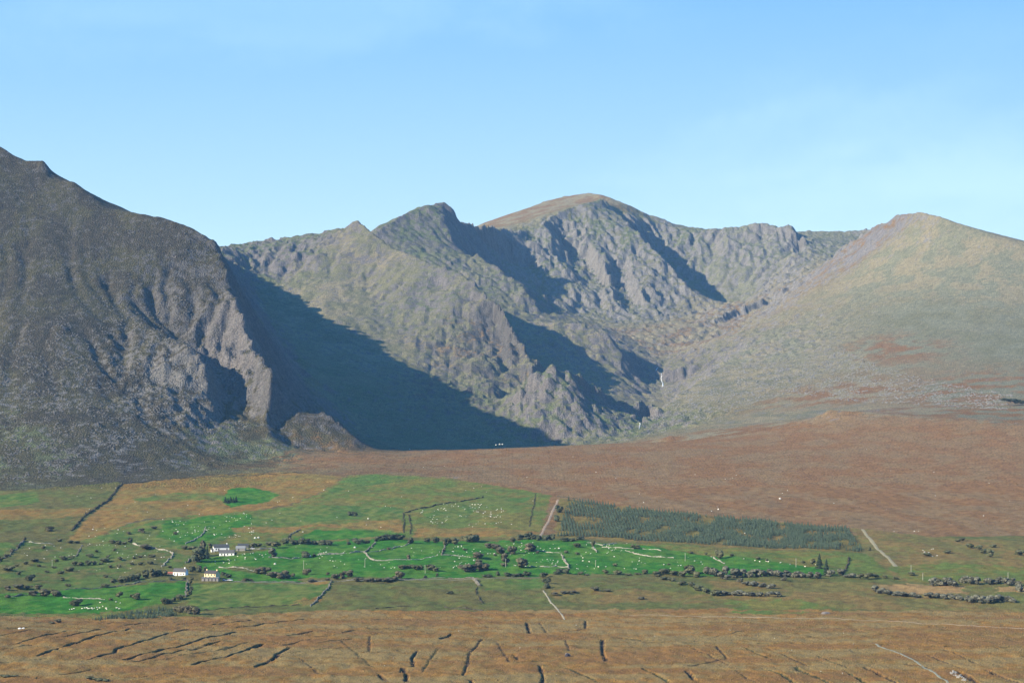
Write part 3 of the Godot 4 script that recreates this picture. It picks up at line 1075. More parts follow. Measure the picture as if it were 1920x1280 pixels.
func ribbon(called: String, a: Array, width: float, mat: Material) -> void:
	var pts := PackedVector3Array()
	for i in range(0, a.size(), 2):
		pts.append(spot(a[i], a[i + 1], 900.0, 3000.0))
	var run := PackedVector3Array()
	for k in pts.size() - 1:
		var n := int(pts[k].distance_to(pts[k + 1]) / 2.0) + 1
		for q in n:
			run.append(pts[k].lerp(pts[k + 1], float(q) / n))
	run.append(pts[pts.size() - 1])
	var st := SurfaceTool.new()
	st.begin(Mesh.PRIMITIVE_TRIANGLES)
	for k in run.size():
		var f := run[mini(k + 1, run.size() - 1)] - run[maxi(k - 1, 0)]
		var side := Vector3(-f.z, 0, f.x).normalized() * width * (0.5 + 0.22 * n_spk.get_noise_1d(k * 4.0))
		for s in [-1.0, -0.5, 0.0, 0.5, 1.0]:
			var p: Vector3 = run[k] + side * s
			var h := bog_height(p.x, p.z) if p.z > BZ0 else low_height(p.x, p.z)
			st.add_vertex(Vector3(p.x, h + (0.16 if absf(s) < 0.9 else -0.1), p.z))
	for k in run.size() - 1:
		for s in 4:
			var i := k * 5 + s
			for o in [i, i + 5, i + 1, i + 1, i + 5, i + 6]:
				st.add_index(o)
	st.generate_normals()
	structure(called, st.commit(), mat)


# ---------------------------------------------------------------- things
func tag(o: Node, label: String, category: String, group := "", kind := "") -> void:
	o.set_meta("label", label)
	if category:
		o.set_meta("category", category)
	if group:
		o.set_meta("group", group)
	if kind:
		o.set_meta("kind", kind)


func thing(called: String, label: String, category: String, where: Vector3, turn := 0.0, group := "") -> Node3D:
	var o := Node3D.new()
	o.name = numbered(called)
	add_child(o)
	o.position = where
	o.rotation.y = turn
	tag(o, label, category, group)
	return o


func part(called: String, m: Mesh, mat: Material, parent: Node) -> MeshInstance3D:
	var o := MeshInstance3D.new()
	o.name = called
	o.mesh = m
	o.material_override = mat
	parent.add_child(o, true)
	return o


const ORDINALS := ["first", "second", "third", "fourth", "fifth", "sixth", "seventh", "eighth", "ninth", "tenth", "eleventh", "twelfth", "thirteenth", "fourteenth", "fifteenth", "sixteenth", "seventeenth", "eighteenth", "nineteenth", "twentieth", "twenty-first", "twenty-second", "twenty-third", "twenty-fourth", "twenty-fifth", "twenty-sixth", "twenty-seventh", "twenty-eighth", "twenty-ninth", "thirtieth"]
var rng := RandomNumberGenerator.new()


func tri(v: PackedVector3Array, c: PackedColorArray, a: Vector3, b: Vector3, d: Vector3, col: Color) -> void:
	v.append(a)
	v.append(b)
	v.append(d)
	for q in 3:
		c.append(col)


func flat(v: PackedVector3Array, c: PackedColorArray) -> ArrayMesh:
	var n := PackedVector3Array()
	n.resize(v.size())
	for k in range(0, v.size(), 3):
		var m := (v[k + 2] - v[k]).cross(v[k + 1] - v[k]).normalized()
		n[k] = m
		n[k + 1] = m
		n[k + 2] = m
	var arr := []
	arr.resize(Mesh.ARRAY_MAX)
	arr[Mesh.ARRAY_VERTEX] = v
	arr[Mesh.ARRAY_NORMAL] = n
	arr[Mesh.ARRAY_COLOR] = c
	var m := ArrayMesh.new()
	m.add_surface_from_arrays(Mesh.PRIMITIVE_TRIANGLES, arr)
	return m


# a crown one unit wide and one unit tall: clumps of leaf-sized faces over a lumpy volume
func crown_mesh(sd: int, leaves: int, cols: Array, size := 0.14) -> ArrayMesh:
	var r := RandomNumberGenerator.new()
	r.seed = sd
	var v := PackedVector3Array()
	var c := PackedColorArray()
	var lobes := []
	for k in 7:
		var a := r.randf() * TAU
		var d := r.randf_range(0.08, 0.27)
		lobes.append([Vector3(cos(a) * d, r.randf_range(0.22, 0.78), sin(a) * d), r.randf_range(0.12, 0.27)])
	for k in leaves:
		var lb: Array = lobes[k % 7]
		var dir := Vector3(r.randfn(), r.randfn(), r.randfn()).normalized()
		var p: Vector3 = lb[0] + dir * lb[1] * r.randf_range(0.55, 1.0)
		p.y = maxf(p.y, 0.02)
		var u := Vector3(r.randfn(), r.randfn(), r.randfn()).normalized()
		var w := u.cross(dir).normalized()
		u = w.cross(dir).normalized().lerp(dir, r.randf_range(-0.5, 0.5))
		var s := size * r.randf_range(0.6, 1.3)
		var col: Color = cols[r.randi() % cols.size()] * r.randf_range(0.75, 1.25)
		tri(v, c, p + u * s, p - u * s * 0.5 + w * s * 0.8, p - u * s * 0.5 - w * s * 0.8, col)
	return flat(v, c)


func tube(v: PackedVector3Array, c: PackedColorArray, a: Vector3, b: Vector3, ra: float, rb: float, col: Color, sides := 5) -> void:
	var d := (b - a).normalized()
	var u := d.cross(Vector3(0.31, 0.17, 0.93)).normalized()
	var w := d.cross(u)
	for k in sides:
		var p := u * cos(TAU * k / sides) + w * sin(TAU * k / sides)
		var q := u * cos(TAU * (k + 1) / sides) + w * sin(TAU * (k + 1) / sides)
		tri(v, c, a + p * ra, b + p * rb, a + q * ra, col)
		tri(v, c, a + q * ra, b + p * rb, b + q * rb, col)
		tri(v, c, b, b + q * rb, b + p * rb, col)


func trunk_mesh(sd: int) -> ArrayMesh:
	var r := RandomNumberGenerator.new()
	r.seed = sd
	var v := PackedVector3Array()
	var c := PackedColorArray()
	var bark := Color(0.09, 0.075, 0.06)
	tube(v, c, Vector3(0, -0.08, 0), Vector3(0.02, 0.34, 0.01), 0.045, 0.028, bark)
	for k in 6:
		var a := r.randf() * TAU
		var b := Vector3(cos(a) * r.randf_range(0.14, 0.3), r.randf_range(0.5, 0.85), sin(a) * r.randf_range(0.14, 0.3))
		tube(v, c, Vector3(0.01, r.randf_range(0.12, 0.32), 0), b, 0.022, 0.007, bark, 4)
	return flat(v, c)


func conifer_mesh(sd: int, cols: Array, n := 130) -> ArrayMesh:
	var r := RandomNumberGenerator.new()
	r.seed = sd
	var v := PackedVector3Array()
	var c := PackedColorArray()
	for k in n:
		var h := pow(r.randf(), 1.25)
		var a := r.randf() * TAU
		var rad := (1.0 - h) * 0.5 * r.randf_range(0.55, 1.05) + 0.015
		var d := Vector3(cos(a), 0, sin(a))
		var s := Vector3(-d.z, 0, d.x) * (0.05 + 0.10 * (1.0 - h))
		var tip := d * rad + Vector3(0, h * 0.95 - 0.03, 0)
		var root := d * rad * 0.15 + Vector3(0, h * 0.95 + 0.07, 0)
		var col: Color = cols[r.randi() % cols.size()] * r.randf_range(0.75, 1.25)
		tri(v, c, root, tip + s, tip - s, col)
	return flat(v, c)


func stem_mesh() -> ArrayMesh:
	var v := PackedVector3Array()
	var c := PackedColorArray()
	tube(v, c, Vector3(0, -0.06, 0), Vector3(0, 0.93, 0), 0.03, 0.004, Color(0.07, 0.055, 0.042))
	return flat(v, c)


func rock_mesh(sd: int, col: Color) -> ArrayMesh:
	var r := RandomNumberGenerator.new()
	r.seed = sd
	var v := PackedVector3Array()
	var c := PackedColorArray()
	var ring := []
	for j in 4:
		var row := []
		var y: float = [-0.3, 0.08, 0.42, 0.62][j]
		var rad: float = [0.46, 0.52, 0.40, 0.14][j]
		for k in 6:
			var a := TAU * (k + 0.5 * (j % 2)) / 6.0
			row.append(Vector3(cos(a) * rad * r.randf_range(0.75, 1.2), y + r.randf_range(-0.07, 0.07), sin(a) * rad * r.randf_range(0.75, 1.2)))
		ring.append(row)
	for j in 3:
		for k in 6:
			var a: Vector3 = ring[j][k]
			var b: Vector3 = ring[j][(k + 1) % 6]
			var d: Vector3 = ring[j + 1][k]
			var e: Vector3 = ring[j + 1][(k + 1) % 6]
			var f := col * r.randf_range(0.82, 1.15)
			tri(v, c, a, d, b, f)
			tri(v, c, b, d, e, f)
	for k in 6:
		tri(v, c, ring[3][k], Vector3(0, 0.66, 0), ring[3][(k + 1) % 6], col)
	return flat(v, c)


var leafy: StandardMaterial3D
var stone_mat: StandardMaterial3D
var crowns := {}
var trunks := []


func setup_plants() -> void:
	rng.seed = 77
	leafy = tinted_material()
	leafy.backlight_enabled = true
	leafy.backlight = Color(0.12, 0.12, 0.12)
	stone_mat = tinted_material()
	var kinds := {
		"g": [Color(0.090, 0.098, 0.052), Color(0.112, 0.110, 0.066), Color(0.072, 0.080, 0.044)],
		"b": [Color(0.112, 0.096, 0.066), Color(0.092, 0.086, 0.058), Color(0.080, 0.082, 0.052)],
		"d": [Color(0.056, 0.070, 0.044), Color(0.068, 0.076, 0.050)],
		"s": [Color(0.145, 0.142, 0.108), Color(0.120, 0.122, 0.092), Color(0.100, 0.100, 0.076)],
	}
	for k: String in kinds:
		var a := []
		for q in 4:
			a.append(crown_mesh(100 + q * 7 + k.unicode_at(0), 620, kinds[k]))
		crowns[k] = a
	for q in 3:
		trunks.append(trunk_mesh(500 + q))
	crowns["c"] = [conifer_mesh(601, [Color(0.022, 0.036, 0.024), Color(0.030, 0.044, 0.028)]), conifer_mesh(602, [Color(0.024, 0.038, 0.026), Color(0.018, 0.032, 0.022)])]


func plant(called: String, label: String, category: String, group: String, px: float, py: float, w: float, h: float, kind: String) -> void:
	var p := spot(px, py, 900.0, 3300.0)
	var s := -p.z / F
	var o := thing(called, label, category, p, rng.randf() * TAU, group)
	var set_: Array = crowns[kind]
	var crown := part("crown", set_[rng.randi() % set_.size()], leafy, o)
	var wide := w * s * 1.42
	var tall := h * s * 1.12
	crown.scale = Vector3(wide, tall, wide * rng.randf_range(0.75, 1.0))
	var t := part("trunk", stem_mesh() if kind == "c" else trunks[rng.randi() % 3], leafy, o)
	t.scale = Vector3(maxf(wide * 0.8, tall * 0.5), tall, maxf(wide * 0.8, tall * 0.5))


# rows of bushes: what the row is, its kind of plant, then column, row, width and height in the photograph
func bushes() -> void:
	setup_plants()
	var rows := [
		["the wall top at the left edge", "b", [44, 1014, 9, 6, 32, 1026, 8, 6, 22, 1036, 9, 7, 10, 1046, 10, 7, 0, 1052, 12, 8]],
		["the hedge under the orange hillside", "g", [109, 1012, 13, 7, 131, 1015, 13, 6, 143, 1016, 11, 5, 210, 1021, 15, 7, 221, 1022, 13, 7, 243, 1019, 11, 9, 232, 1022, 10, 5]],
		["the stony upper pasture", "b", [265, 998, 15, 8, 242, 1001, 11, 5, 286, 991, 12, 6, 271, 1028, 22, 8, 90, 994, 19, 8, 81, 1028, 9, 6, 328, 1000, 8, 5]],
		["the bushy ground left of the cottages", "g", [140, 1057, 15, 7, 152, 1058, 14, 7, 164, 1057, 16, 8, 176, 1056, 12, 7, 166, 1042, 15, 6, 118, 1048, 19, 7, 132, 1046, 12, 5, 105, 1051, 10, 5, 61, 1053, 22, 8, 48, 1058, 12, 6, 13, 1073, 24, 11, 56, 1088, 20, 14, 34, 1078, 12, 6, 87, 1073, 10, 5, 100, 1066, 12, 5, 129, 1071, 16, 8, 112, 1076, 12, 6, 197, 1050, 17, 7, 190, 1055, 10, 5, 206, 1061, 10, 5, 225, 1048, 11, 6, 223, 1061, 10, 6, 249, 1046, 10, 5, 262, 1044, 12, 5]],
		["the slope above the small white house", "g", [284, 1044, 15, 5, 262, 1060, 10, 6, 246, 1059, 10, 5, 282, 1059, 12, 6, 201, 1042, 9, 5, 214, 1033, 9, 5, 179, 1033, 10, 5, 197, 1082, 10, 5, 116, 1086, 9, 7, 127, 1097, 12, 7, 317, 1064, 11, 5, 72, 1062, 10, 5, 30, 1062, 10, 5]],
		["the tall hedge by the small white house", "g", [214, 1093, 15, 9, 225, 1091, 15, 11, 236, 1089, 15, 12, 248, 1087, 16, 13, 260, 1085, 16, 14, 272, 1083, 16, 14, 284, 1081, 16, 14, 296, 1080, 15, 13, 306, 1080, 13, 11, 197, 1099, 17, 7]],
		["the wall above the lower left field", "b", [33, 1102, 20, 8, 12, 1104, 15, 8, 53, 1101, 13, 6, 72, 1101, 13, 8, 59, 1114, 21, 10, 85, 1114, 24, 13, 102, 1115, 24, 12, 14, 1119, 10, 6]],
		["the lower left green field", "g", [143, 1135, 26, 15, 223, 1121, 15, 11, 255, 1125, 17, 12, 207, 1124, 9, 4, 308, 1131, 14, 12, 319, 1130, 14, 11, 337, 1124, 16, 9, 327, 1127, 12, 9, 246, 1120, 8, 5]],
		["the wall between the two lower fields", "g", [357, 1095, 7, 9, 358, 1103, 8, 9, 356, 1111, 8, 9, 353, 1119, 8, 9, 359, 1088, 7, 6]],
		["the thicket under the lower fields", "b", [341, 1149, 22, 13, 363, 1151, 20, 17, 352, 1150, 16, 14, 330, 1144, 14, 8, 107, 1165, 13, 7, 96, 1167, 14, 5]],
		["the garden between the two lower houses", "d", [362, 1072, 14, 11, 372, 1072, 14, 12, 319, 1086, 10, 5, 418, 1081, 8, 8, 427, 1083, 11, 7, 344, 1086, 10, 4, 385, 1068, 9, 8]],
		["the yard behind the white cottages", "g", [359, 1028, 17, 7, 345, 1028, 14, 6, 473, 1026, 16, 8, 484, 1026, 12, 7, 503, 1024, 17, 9, 519, 1028, 18, 11, 531, 1023, 20, 12, 441, 1040, 8, 6, 393, 1026, 10, 9]],
		["the hedge right of the white cottages", "d", [552, 1021, 16, 9, 564, 1021, 18, 11, 577, 1021, 16, 10, 590, 1020, 14, 8, 602, 1021, 18, 10, 615, 1021, 17, 9, 654, 1020, 9, 6, 670, 1019, 20, 11, 685, 1019, 15, 6]],
		["the pasture right of the white cottages", "d", [573, 1043, 17, 12, 589, 1042, 8, 5, 543, 1009, 8, 5]],
		["the rubble bank below the cottages", "b", [486, 1074, 20, 12, 497, 1074, 18, 13, 508, 1079, 24, 12, 526, 1083, 18, 12, 538, 1082, 20, 14, 550, 1079, 10, 7, 576, 1076, 17, 12]],
		["the lane right of the yellow house", "b", [457, 1087, 17, 5, 470, 1087, 12, 4, 586, 1088, 18, 6, 613, 1088, 12, 5, 613, 1077, 9, 5, 626, 1085, 17, 11, 640, 1083, 16, 10, 652, 1082, 18, 12, 672, 1089, 18, 7, 693, 1090, 22, 7, 710, 1089, 16, 7, 726, 1089, 22, 8, 741, 1087, 14, 8, 750, 1084, 18, 13]],
		["the upper field wall in the middle", "d", [704, 1015, 10, 6, 715, 1014, 20, 9, 727, 1013, 15, 10, 738, 1012, 15, 9, 749, 1012, 15, 9, 769, 1019, 14, 11]],
		["the hedge above the stony middle fields", "g", [800, 1015, 14, 7, 817, 1015, 14, 11, 839, 1018, 18, 11, 852, 1020, 19, 12, 872, 1011, 14, 9, 883, 1014, 26, 15, 896, 1013, 16, 9, 835, 1024, 8, 9]],
		["the stony middle fields", "b", [730, 1029, 8, 5, 833, 1034, 7, 5, 765, 1048, 9, 9, 896, 1046, 22, 11, 870, 1032, 9, 4, 920, 1027, 20, 9, 930, 1028, 18, 9, 937, 1036, 20, 12, 929, 1041, 8, 4, 957, 1037, 18, 17, 961, 1016, 12, 9, 992, 1033, 26, 15, 1008, 1037, 9, 5, 898, 1053, 14, 7]],
		["the green below the stony middle fields", "b", [872, 1070, 22, 14, 886, 1069, 18, 12, 898, 1067, 20, 14, 910, 1068, 20, 14, 949, 1056, 18, 17, 946, 1062, 14, 6, 980, 1065, 28, 17]],
		["the low thicket left of the middle pole", "g", [756, 1068, 18, 8, 768, 1068, 16, 9, 780, 1069, 16, 8, 791, 1069, 12, 8, 806, 1069, 18, 10, 818, 1070, 14, 7]],
		["the lane below the middle fields", "d", [797, 1083, 7, 6, 820, 1081, 6, 6, 914, 1082, 17, 5, 934, 1079, 8, 8, 951, 1080, 14, 7, 966, 1080, 18, 6, 978, 1079, 14, 6, 988, 1077, 12, 8, 844, 1114, 12, 6]],
		["the track below the middle fields", "d", [1021, 1080, 13, 8, 1025, 1093, 15, 10, 1027, 1102, 16, 9, 1054, 1073, 20, 8, 1046, 1076, 14, 5, 1062, 1075, 18, 10]],
		["the plantation's bottom left corner", "d", [977, 1010, 14, 9, 990, 1010, 13, 12, 1001, 1011, 12, 10, 1012, 1012, 12, 10, 1024, 1013, 13, 11, 1036, 1013, 14, 12, 1056, 1015, 18, 7, 1072, 1015, 14, 6, 1090, 1014, 16, 7, 1044, 975, 12, 12, 1048, 962, 12, 12]],
		["the stony field below the plantation", "g", [1082, 1026, 14, 8, 1083, 1039, 11, 5, 1113, 1024, 8, 13, 1187, 1029, 10, 8, 1196, 1029, 11, 8, 1153, 1060, 9, 6, 1253, 1058, 8, 4, 1063, 1034, 10, 6]],
		["the hedge under the right green field", "g", [1087, 1076, 14, 5, 1101, 1076, 12, 4, 1137, 1076, 14, 8, 1158, 1076, 18, 8, 1177, 1077, 14, 5, 1196, 1077, 14, 5, 1210, 1074, 12, 8, 1229, 1076, 19, 10, 1246, 1075, 19, 11, 1264, 1077, 17, 9, 1279, 1079, 18, 13, 1292, 1075, 22, 16, 1308, 1079, 19, 13]],
		["the dense belt right of centre", "s", [1323, 1075, 21, 15, 1340, 1079, 20, 17, 1354, 1085, 17, 13, 1362, 1077, 21, 17, 1379, 1083, 21, 17, 1392, 1081, 19, 15, 1404, 1083, 20, 14, 1418, 1082, 20, 13, 1432, 1083, 20, 13, 1447, 1082, 20, 14, 1461, 1083, 20, 13, 1476, 1081, 20, 13, 1490, 1084, 20, 13, 1504, 1084, 19, 12, 1518, 1085, 20, 13, 1532, 1086, 20, 14, 1558, 1082, 16, 11, 1578, 1080, 17, 11, 1595, 1084, 19, 8]],
		["the end of the right green field", "g", [1350, 1046, 17, 19, 1323, 1039, 7, 5, 1371, 1044, 9, 6, 1296, 1036, 9, 4, 1420, 1049, 11, 7, 1437, 1052, 9, 6, 1507, 1056, 10, 6, 1525, 1059, 12, 11]],
		["the diagonal hedge below the tree belt", "g", [1233, 1080, 12, 5, 1246, 1086, 14, 6, 1260, 1091, 15, 8, 1279, 1098, 18, 8, 1296, 1100, 17, 7, 1310, 1106, 19, 11, 1325, 1111, 18, 11, 1342, 1116, 20, 11]],
		["the row on the grey-green ground", "s", [1358, 1115, 20, 9, 1376, 1116, 20, 9, 1392, 1116, 20, 10, 1408, 1117, 20, 9, 1424, 1118, 20, 9, 1442, 1118, 20, 9, 1460, 1117, 17, 10]],
		["the short row under the belt", "s", [1364, 1086, 14, 8, 1386, 1093, 16, 8, 1400, 1098, 16, 7, 1414, 1099, 18, 8, 1430, 1101, 18, 8, 1444, 1103, 19, 10, 1470, 1091, 11, 8]],
		["the low scrub below the track", "b", [1042, 1116, 18, 5, 1060, 1114, 18, 5, 1075, 1112, 16, 4, 1115, 1109, 15, 7, 1138, 1109, 14, 4, 1204, 1121, 17, 5]],
		["the hedge right of the tree belt", "g", [1614, 1086, 16, 9, 1628, 1086, 20, 11, 1642, 1085, 14, 8, 1660, 1084, 12, 6, 1680, 1084, 12, 5, 1710, 1078, 15, 7, 1632, 1031, 8, 8]],
		["the wood behind the reed strip", "s", [1751, 1095, 21, 16, 1764, 1096, 20, 14, 1777, 1096, 20, 14, 1789, 1099, 21, 13, 1807, 1093, 22, 15, 1820, 1095, 20, 16, 1834, 1096, 20, 15, 1857, 1097, 22, 13, 1872, 1096, 20, 13, 1886, 1097, 20, 13, 1898, 1100, 19, 15, 1914, 1110, 20, 20]],
		["the wood before the reed strip", "s", [1642, 1108, 18, 12, 1653, 1111, 16, 10, 1666, 1113, 18, 10, 1680, 1114, 18, 9, 1694, 1115, 18, 9, 1708, 1115, 17, 8, 1722, 1116, 16, 7, 1744, 1119, 20, 10, 1758, 1120, 20, 10, 1772, 1122, 20, 10, 1786, 1122, 20, 11, 1800, 1123, 20, 11, 1814, 1126, 20, 13, 1828, 1128, 21, 14, 1843, 1130, 21, 14, 1858, 1130, 21, 14, 1872, 1127, 20, 13, 1886, 1127, 20, 12, 1900, 1128, 19, 11]],
		["the brown rough ground far right", "g", [1795, 1015, 12, 6, 1806, 1013, 14, 6, 1822, 1026, 18, 8, 1835, 1030, 15, 8, 1857, 1045, 17, 14, 1863, 1027, 16, 6, 1911, 1041, 17, 11, 1742, 1041, 20, 6, 1776, 1037, 12, 6, 1844, 1036, 12, 7]],
		["the moor below the right scree slope", "d", [1884, 752, 14, 6, 1896, 754, 16, 7, 1908, 756, 16, 8, 1918, 758, 14, 8]],
		["the bog in the bottom left corner", "g", [10, 1268, 22, 5, 24, 1269, 16, 4, 170, 1273, 18, 6, 184, 1276, 20, 7, 200, 1277, 18, 5, 68, 1271, 7, 3]],
	]
	for r: Array in rows:
		var a: Array = r[2]
		var order := []
		for k in range(0, a.size(), 4):
			order.append([a[k], a[k + 1], a[k + 2], a[k + 3]])
		order.sort_custom(func(p, q): return p[0] < q[0] or p[0] == q[0] and p[1] < q[1])
		var what: String = {"g": "green-brown bush", "b": "brown-grey bush", "d": "dark green bush", "s": "grey-green willow"}[r[1]]
		for k in order.size():
			var b: Array = order[k]
			plant("bush", "%s %s from left in %s" % [ORDINALS[k], what, r[0]], "bush", "bushes in " + r[0], b[0], b[1], b[2], b[3], r[1])
	# single trees
	plant("tree", "tall bare-looking brown tree beside the white cottages", "tree", "", 381, 1040, 15, 28, "b")
	plant("tree", "broad dark tree mass left of the white cottages", "tree", "", 374, 1052, 27, 26, "d")
	plant("tree", "small grey-green tree at the right end of the cottage yard", "tree", "", 511, 1046, 16, 15, "s")
	plant("tree", "taller dark conifer at the right end of the green fields", "tree", "", 1550, 1080, 15, 30, "c")
	plant("tree", "shorter dark conifer at the right end of the green fields", "tree", "", 1537, 1066, 15, 26, "c")
	plant("tree", "dark conifer beside the broad tree left of the cottages", "tree", "", 388, 1046, 12, 22, "c")
	var n := 0
	for x in [422, 427, 432, 437, 442]:
		plant("tree", "%s conifer from left in the clump by the small green patch" % ORDINALS[n], "tree", "conifers by the small green patch", x, 942 + (n % 2), 8, 10, "c")
		n += 1
	for x in [655, 661, 667]:
		plant("bush", "%s dark bush from the left on the upper olive pasture" % ORDINALS[n - 5], "bush", "bushes on the upper olive pasture", x, 966, 10, 8, "d")
		n += 1


# the conifer plantation: the trees nearest the eye are things, the mass behind them is one
func plantation() -> void:
	var edge := PackedVector2Array()
	var q := [1066, 938, 1150, 947, 1240, 960, 1400, 975, 1560, 990, 1590, 993, 1618, 1034, 1500, 1028, 1340, 1021, 1200, 1012, 1110, 1006, 1046, 1004, 1056, 970]
	for k in range(0, q.size(), 2):
		var p := spot(q[k], q[k + 1], 900.0, 3000.0)
		edge.append(Vector2(p.x, p.z))
	var lo := edge[0]
	var hi := edge[0]
	for p in edge:
		lo = lo.min(p)
		hi = hi.max(p)
	var all := []
	var x := lo.x
	while x < hi.x:
		var z := lo.y
		while z < hi.y:
			var p := Vector2(x + rng.randf_range(-0.5, 0.5), z + rng.randf_range(-0.9, 0.9))
			z += 3.3
			var bald := n_pat.get_noise_2d(p.x * 3.2, p.y * 1.3)
			if not Geometry2D.is_point_in_polygon(p, edge) or bald > 0.44 or rng.randf() < 0.12 + 0.7 * smoothstep(0.12, 0.44, bald):
				continue
			var big := rng.randf_range(0.75, 1.2) * (1.0 - 0.45 * smoothstep(0.1, 0.45, bald))
			all.append([p.y, p.x, big, bald])
		x += 2.9
	all.sort_custom(func(a, b): return a[0] > b[0])
	var m := conifer_mesh(611, [Color(0.062, 0.090, 0.062), Color(0.078, 0.104, 0.068), Color(0.055, 0.076, 0.054)], 90)
	var mo := conifer_mesh(613, [Color(0.15, 0.12, 0.045), Color(0.11, 0.10, 0.045)], 90)
	var mm := MultiMesh.new()
	mm.transform_format = MultiMesh.TRANSFORM_3D
	mm.mesh = m
	mm.instance_count = maxi(all.size() - 300, 1)
	for k in all.size():
		var a: Array = all[k]
		var p := Vector3(a[1], low_height(a[1], a[0]), a[0])
		var b := Basis(Vector3.UP, rng.randf() * TAU).scaled(Vector3(2.9, 4.3 * rng.randf_range(0.7, 1.25), 2.9) * a[2])
		if k < 300:
			var o := MeshInstance3D.new()
			o.name = numbered("conifer")
			var yellow: bool = a[3] > 0.25
			o.mesh = mo if yellow else m
			o.material_override = leafy
			o.transform = Transform3D(b, p)
			if yellow:
				tag(o, "young yellowing conifer near the lower edge of the dark plantation", "tree", "yellowing conifers along the plantation edge")
			else:
				tag(o, "young dark green conifer near the lower edge of the plantation", "tree", "dark conifers along the plantation edge")
			add_child(o)
		else:
			mm.set_instance_transform(k - 300, Transform3D(b, p))
	var rest := MultiMeshInstance3D.new()
	rest.name = "conifer_plantation"
	rest.multimesh = mm
	rest.material_override = leafy
	tag(rest, "dark green conifer plantation in a long block under the moor", "plantation", "", "stuff")
	add_child(rest)
	# the strip of young conifers at the foot of the lower left field
	var strip := PackedVector2Array()
	var s := [170, 1160, 235, 1150, 300, 1140, 326, 1141, 332, 1154, 250, 1160, 180, 1163]
	for k in range(0, s.size(), 2):
		var p := spot(s[k], s[k + 1], 900.0, 3000.0)
		strip.append(Vector2(p.x, p.z))
	var made := 0
	for t in 6000:
		var p := Vector2(rng.randf_range(-300.0, -200.0), rng.randf_range(-1530.0, -1400.0))
		if made >= 240 or not Geometry2D.is_point_in_polygon(p, strip):
			continue
		made += 1
		var o := MeshInstance3D.new()
		o.name = numbered("sapling")
		o.mesh = m
		o.material_override = leafy
		var k := rng.randf_range(0.75, 1.2)
		o.transform = Transform3D(Basis(Vector3.UP, rng.randf() * TAU).scaled(Vector3(2.2, 2.6, 2.2) * k), Vector3(p.x, low_height(p.x, p.y), p.y))
		tag(o, "small green conifer in the strip between the lower field and bog", "tree", "young conifers in the strip above the bog")
		add_child(o)


# tussocks of grass, rush and heather standing on the bog and the rough ground
func tussocks() -> void:
	var r := RandomNumberGenerator.new()
	r.seed = 303
	var sets := [
		["bog_grass", 26000, -470.0, 470.0, -1470.0, -1010.0, [Color(0.27, 0.18, 0.085), Color(0.22, 0.14, 0.06), Color(0.30, 0.22, 0.12)], 0.75, "dry brown grass tussocks over the cut-over bog", 1],
		["bog_heather", 9000, -470.0, 470.0, -1470.0, -1010.0, [Color(0.09, 0.075, 0.04), Color(0.075, 0.08, 0.04)], 0.6, "low dark heather and rushes over the bog", 1],
		["rough_grass", 14000, -640.0, 640.0, -2300.0, -1480.0, [Color(0.16, 0.14, 0.06), Color(0.11, 0.12, 0.05), Color(0.08, 0.085, 0.04)], 0.8, "tufted rough grass and rushes on the unimproved ground", 5],
		["moor_heather", 26000, -760.0, 800.0, -3150.0, -2000.0, [Color(0.17, 0.10, 0.05), Color(0.12, 0.085, 0.05), Color(0.20, 0.14, 0.075)], 1.2, "brown heather and moor grass tufts over the moor", 0],
	]
	for q: Array in sets:
		var v := PackedVector3Array()
		var c := PackedColorArray()
		var cols: Array = q[6]
		for k in 9:
			var a := r.randf() * TAU
			var d := Vector3(cos(a), 0, sin(a))
			var w := Vector3(-d.z, 0, d.x) * r.randf_range(0.12, 0.24)
			var tip := d * r.randf_range(0.1, 0.45) + Vector3(0, r.randf_range(0.45, 1.0), 0)
			tri(v, c, d * 0.1 - w - Vector3(0, 0.1, 0), tip, d * 0.1 + w - Vector3(0, 0.1, 0), cols[k % cols.size()] * r.randf_range(0.8, 1.2))
		var t: Array[Transform3D] = []
		for k in q[1]:
			var x := r.randf_range(q[2], q[3])
			var z := r.randf_range(q[4], q[5])
			if absf(x) > -z * 0.27 + 30.0 or n_fin.get_noise_2d(x * 1.3, z * 0.8) < r.randf_range(-0.45, 0.3):
				continue
			var i := int((x - RX0) / RX)
			var j := int((z - RZ0) / RZ)
			var kind := 0
			if i >= 0 and j >= 0 and i < RW and j < RH:
				kind = region[j * RW + i]
			if q[9] == 1 and kind != 1 and z < -1440.0 or q[9] == 0 and (kind != 0 or cover_h[cover_at(x, z)] != 7) or q[9] == 5 and not kind in [4, 5, 6, 8, 10]:
				continue
			var h := bog_height(x, z) if z > BZ0 else (low_height(x, z) if z > -2400.0 else mountain_height(x, z))
			var s: float = q[7] * r.randf_range(0.5, 1.2)
			t.append(Transform3D(Basis(Vector3.UP, r.randf() * TAU).scaled(Vector3(s * 1.3, s, s * 1.3)), Vector3(x, h, z)))
		var mm := MultiMesh.new()
		mm.transform_format = MultiMesh.TRANSFORM_3D
		mm.mesh = flat(v, c)
		mm.instance_count = t.size()
		for k in t.size():
			mm.set_instance_transform(k, t[k])
		var o := MultiMeshInstance3D.new()
		o.name = q[0]
		o.multimesh = mm
		o.material_override = tinted_material()
		tag(o, q[8], "grass", "", "stuff")
		add_child(o)


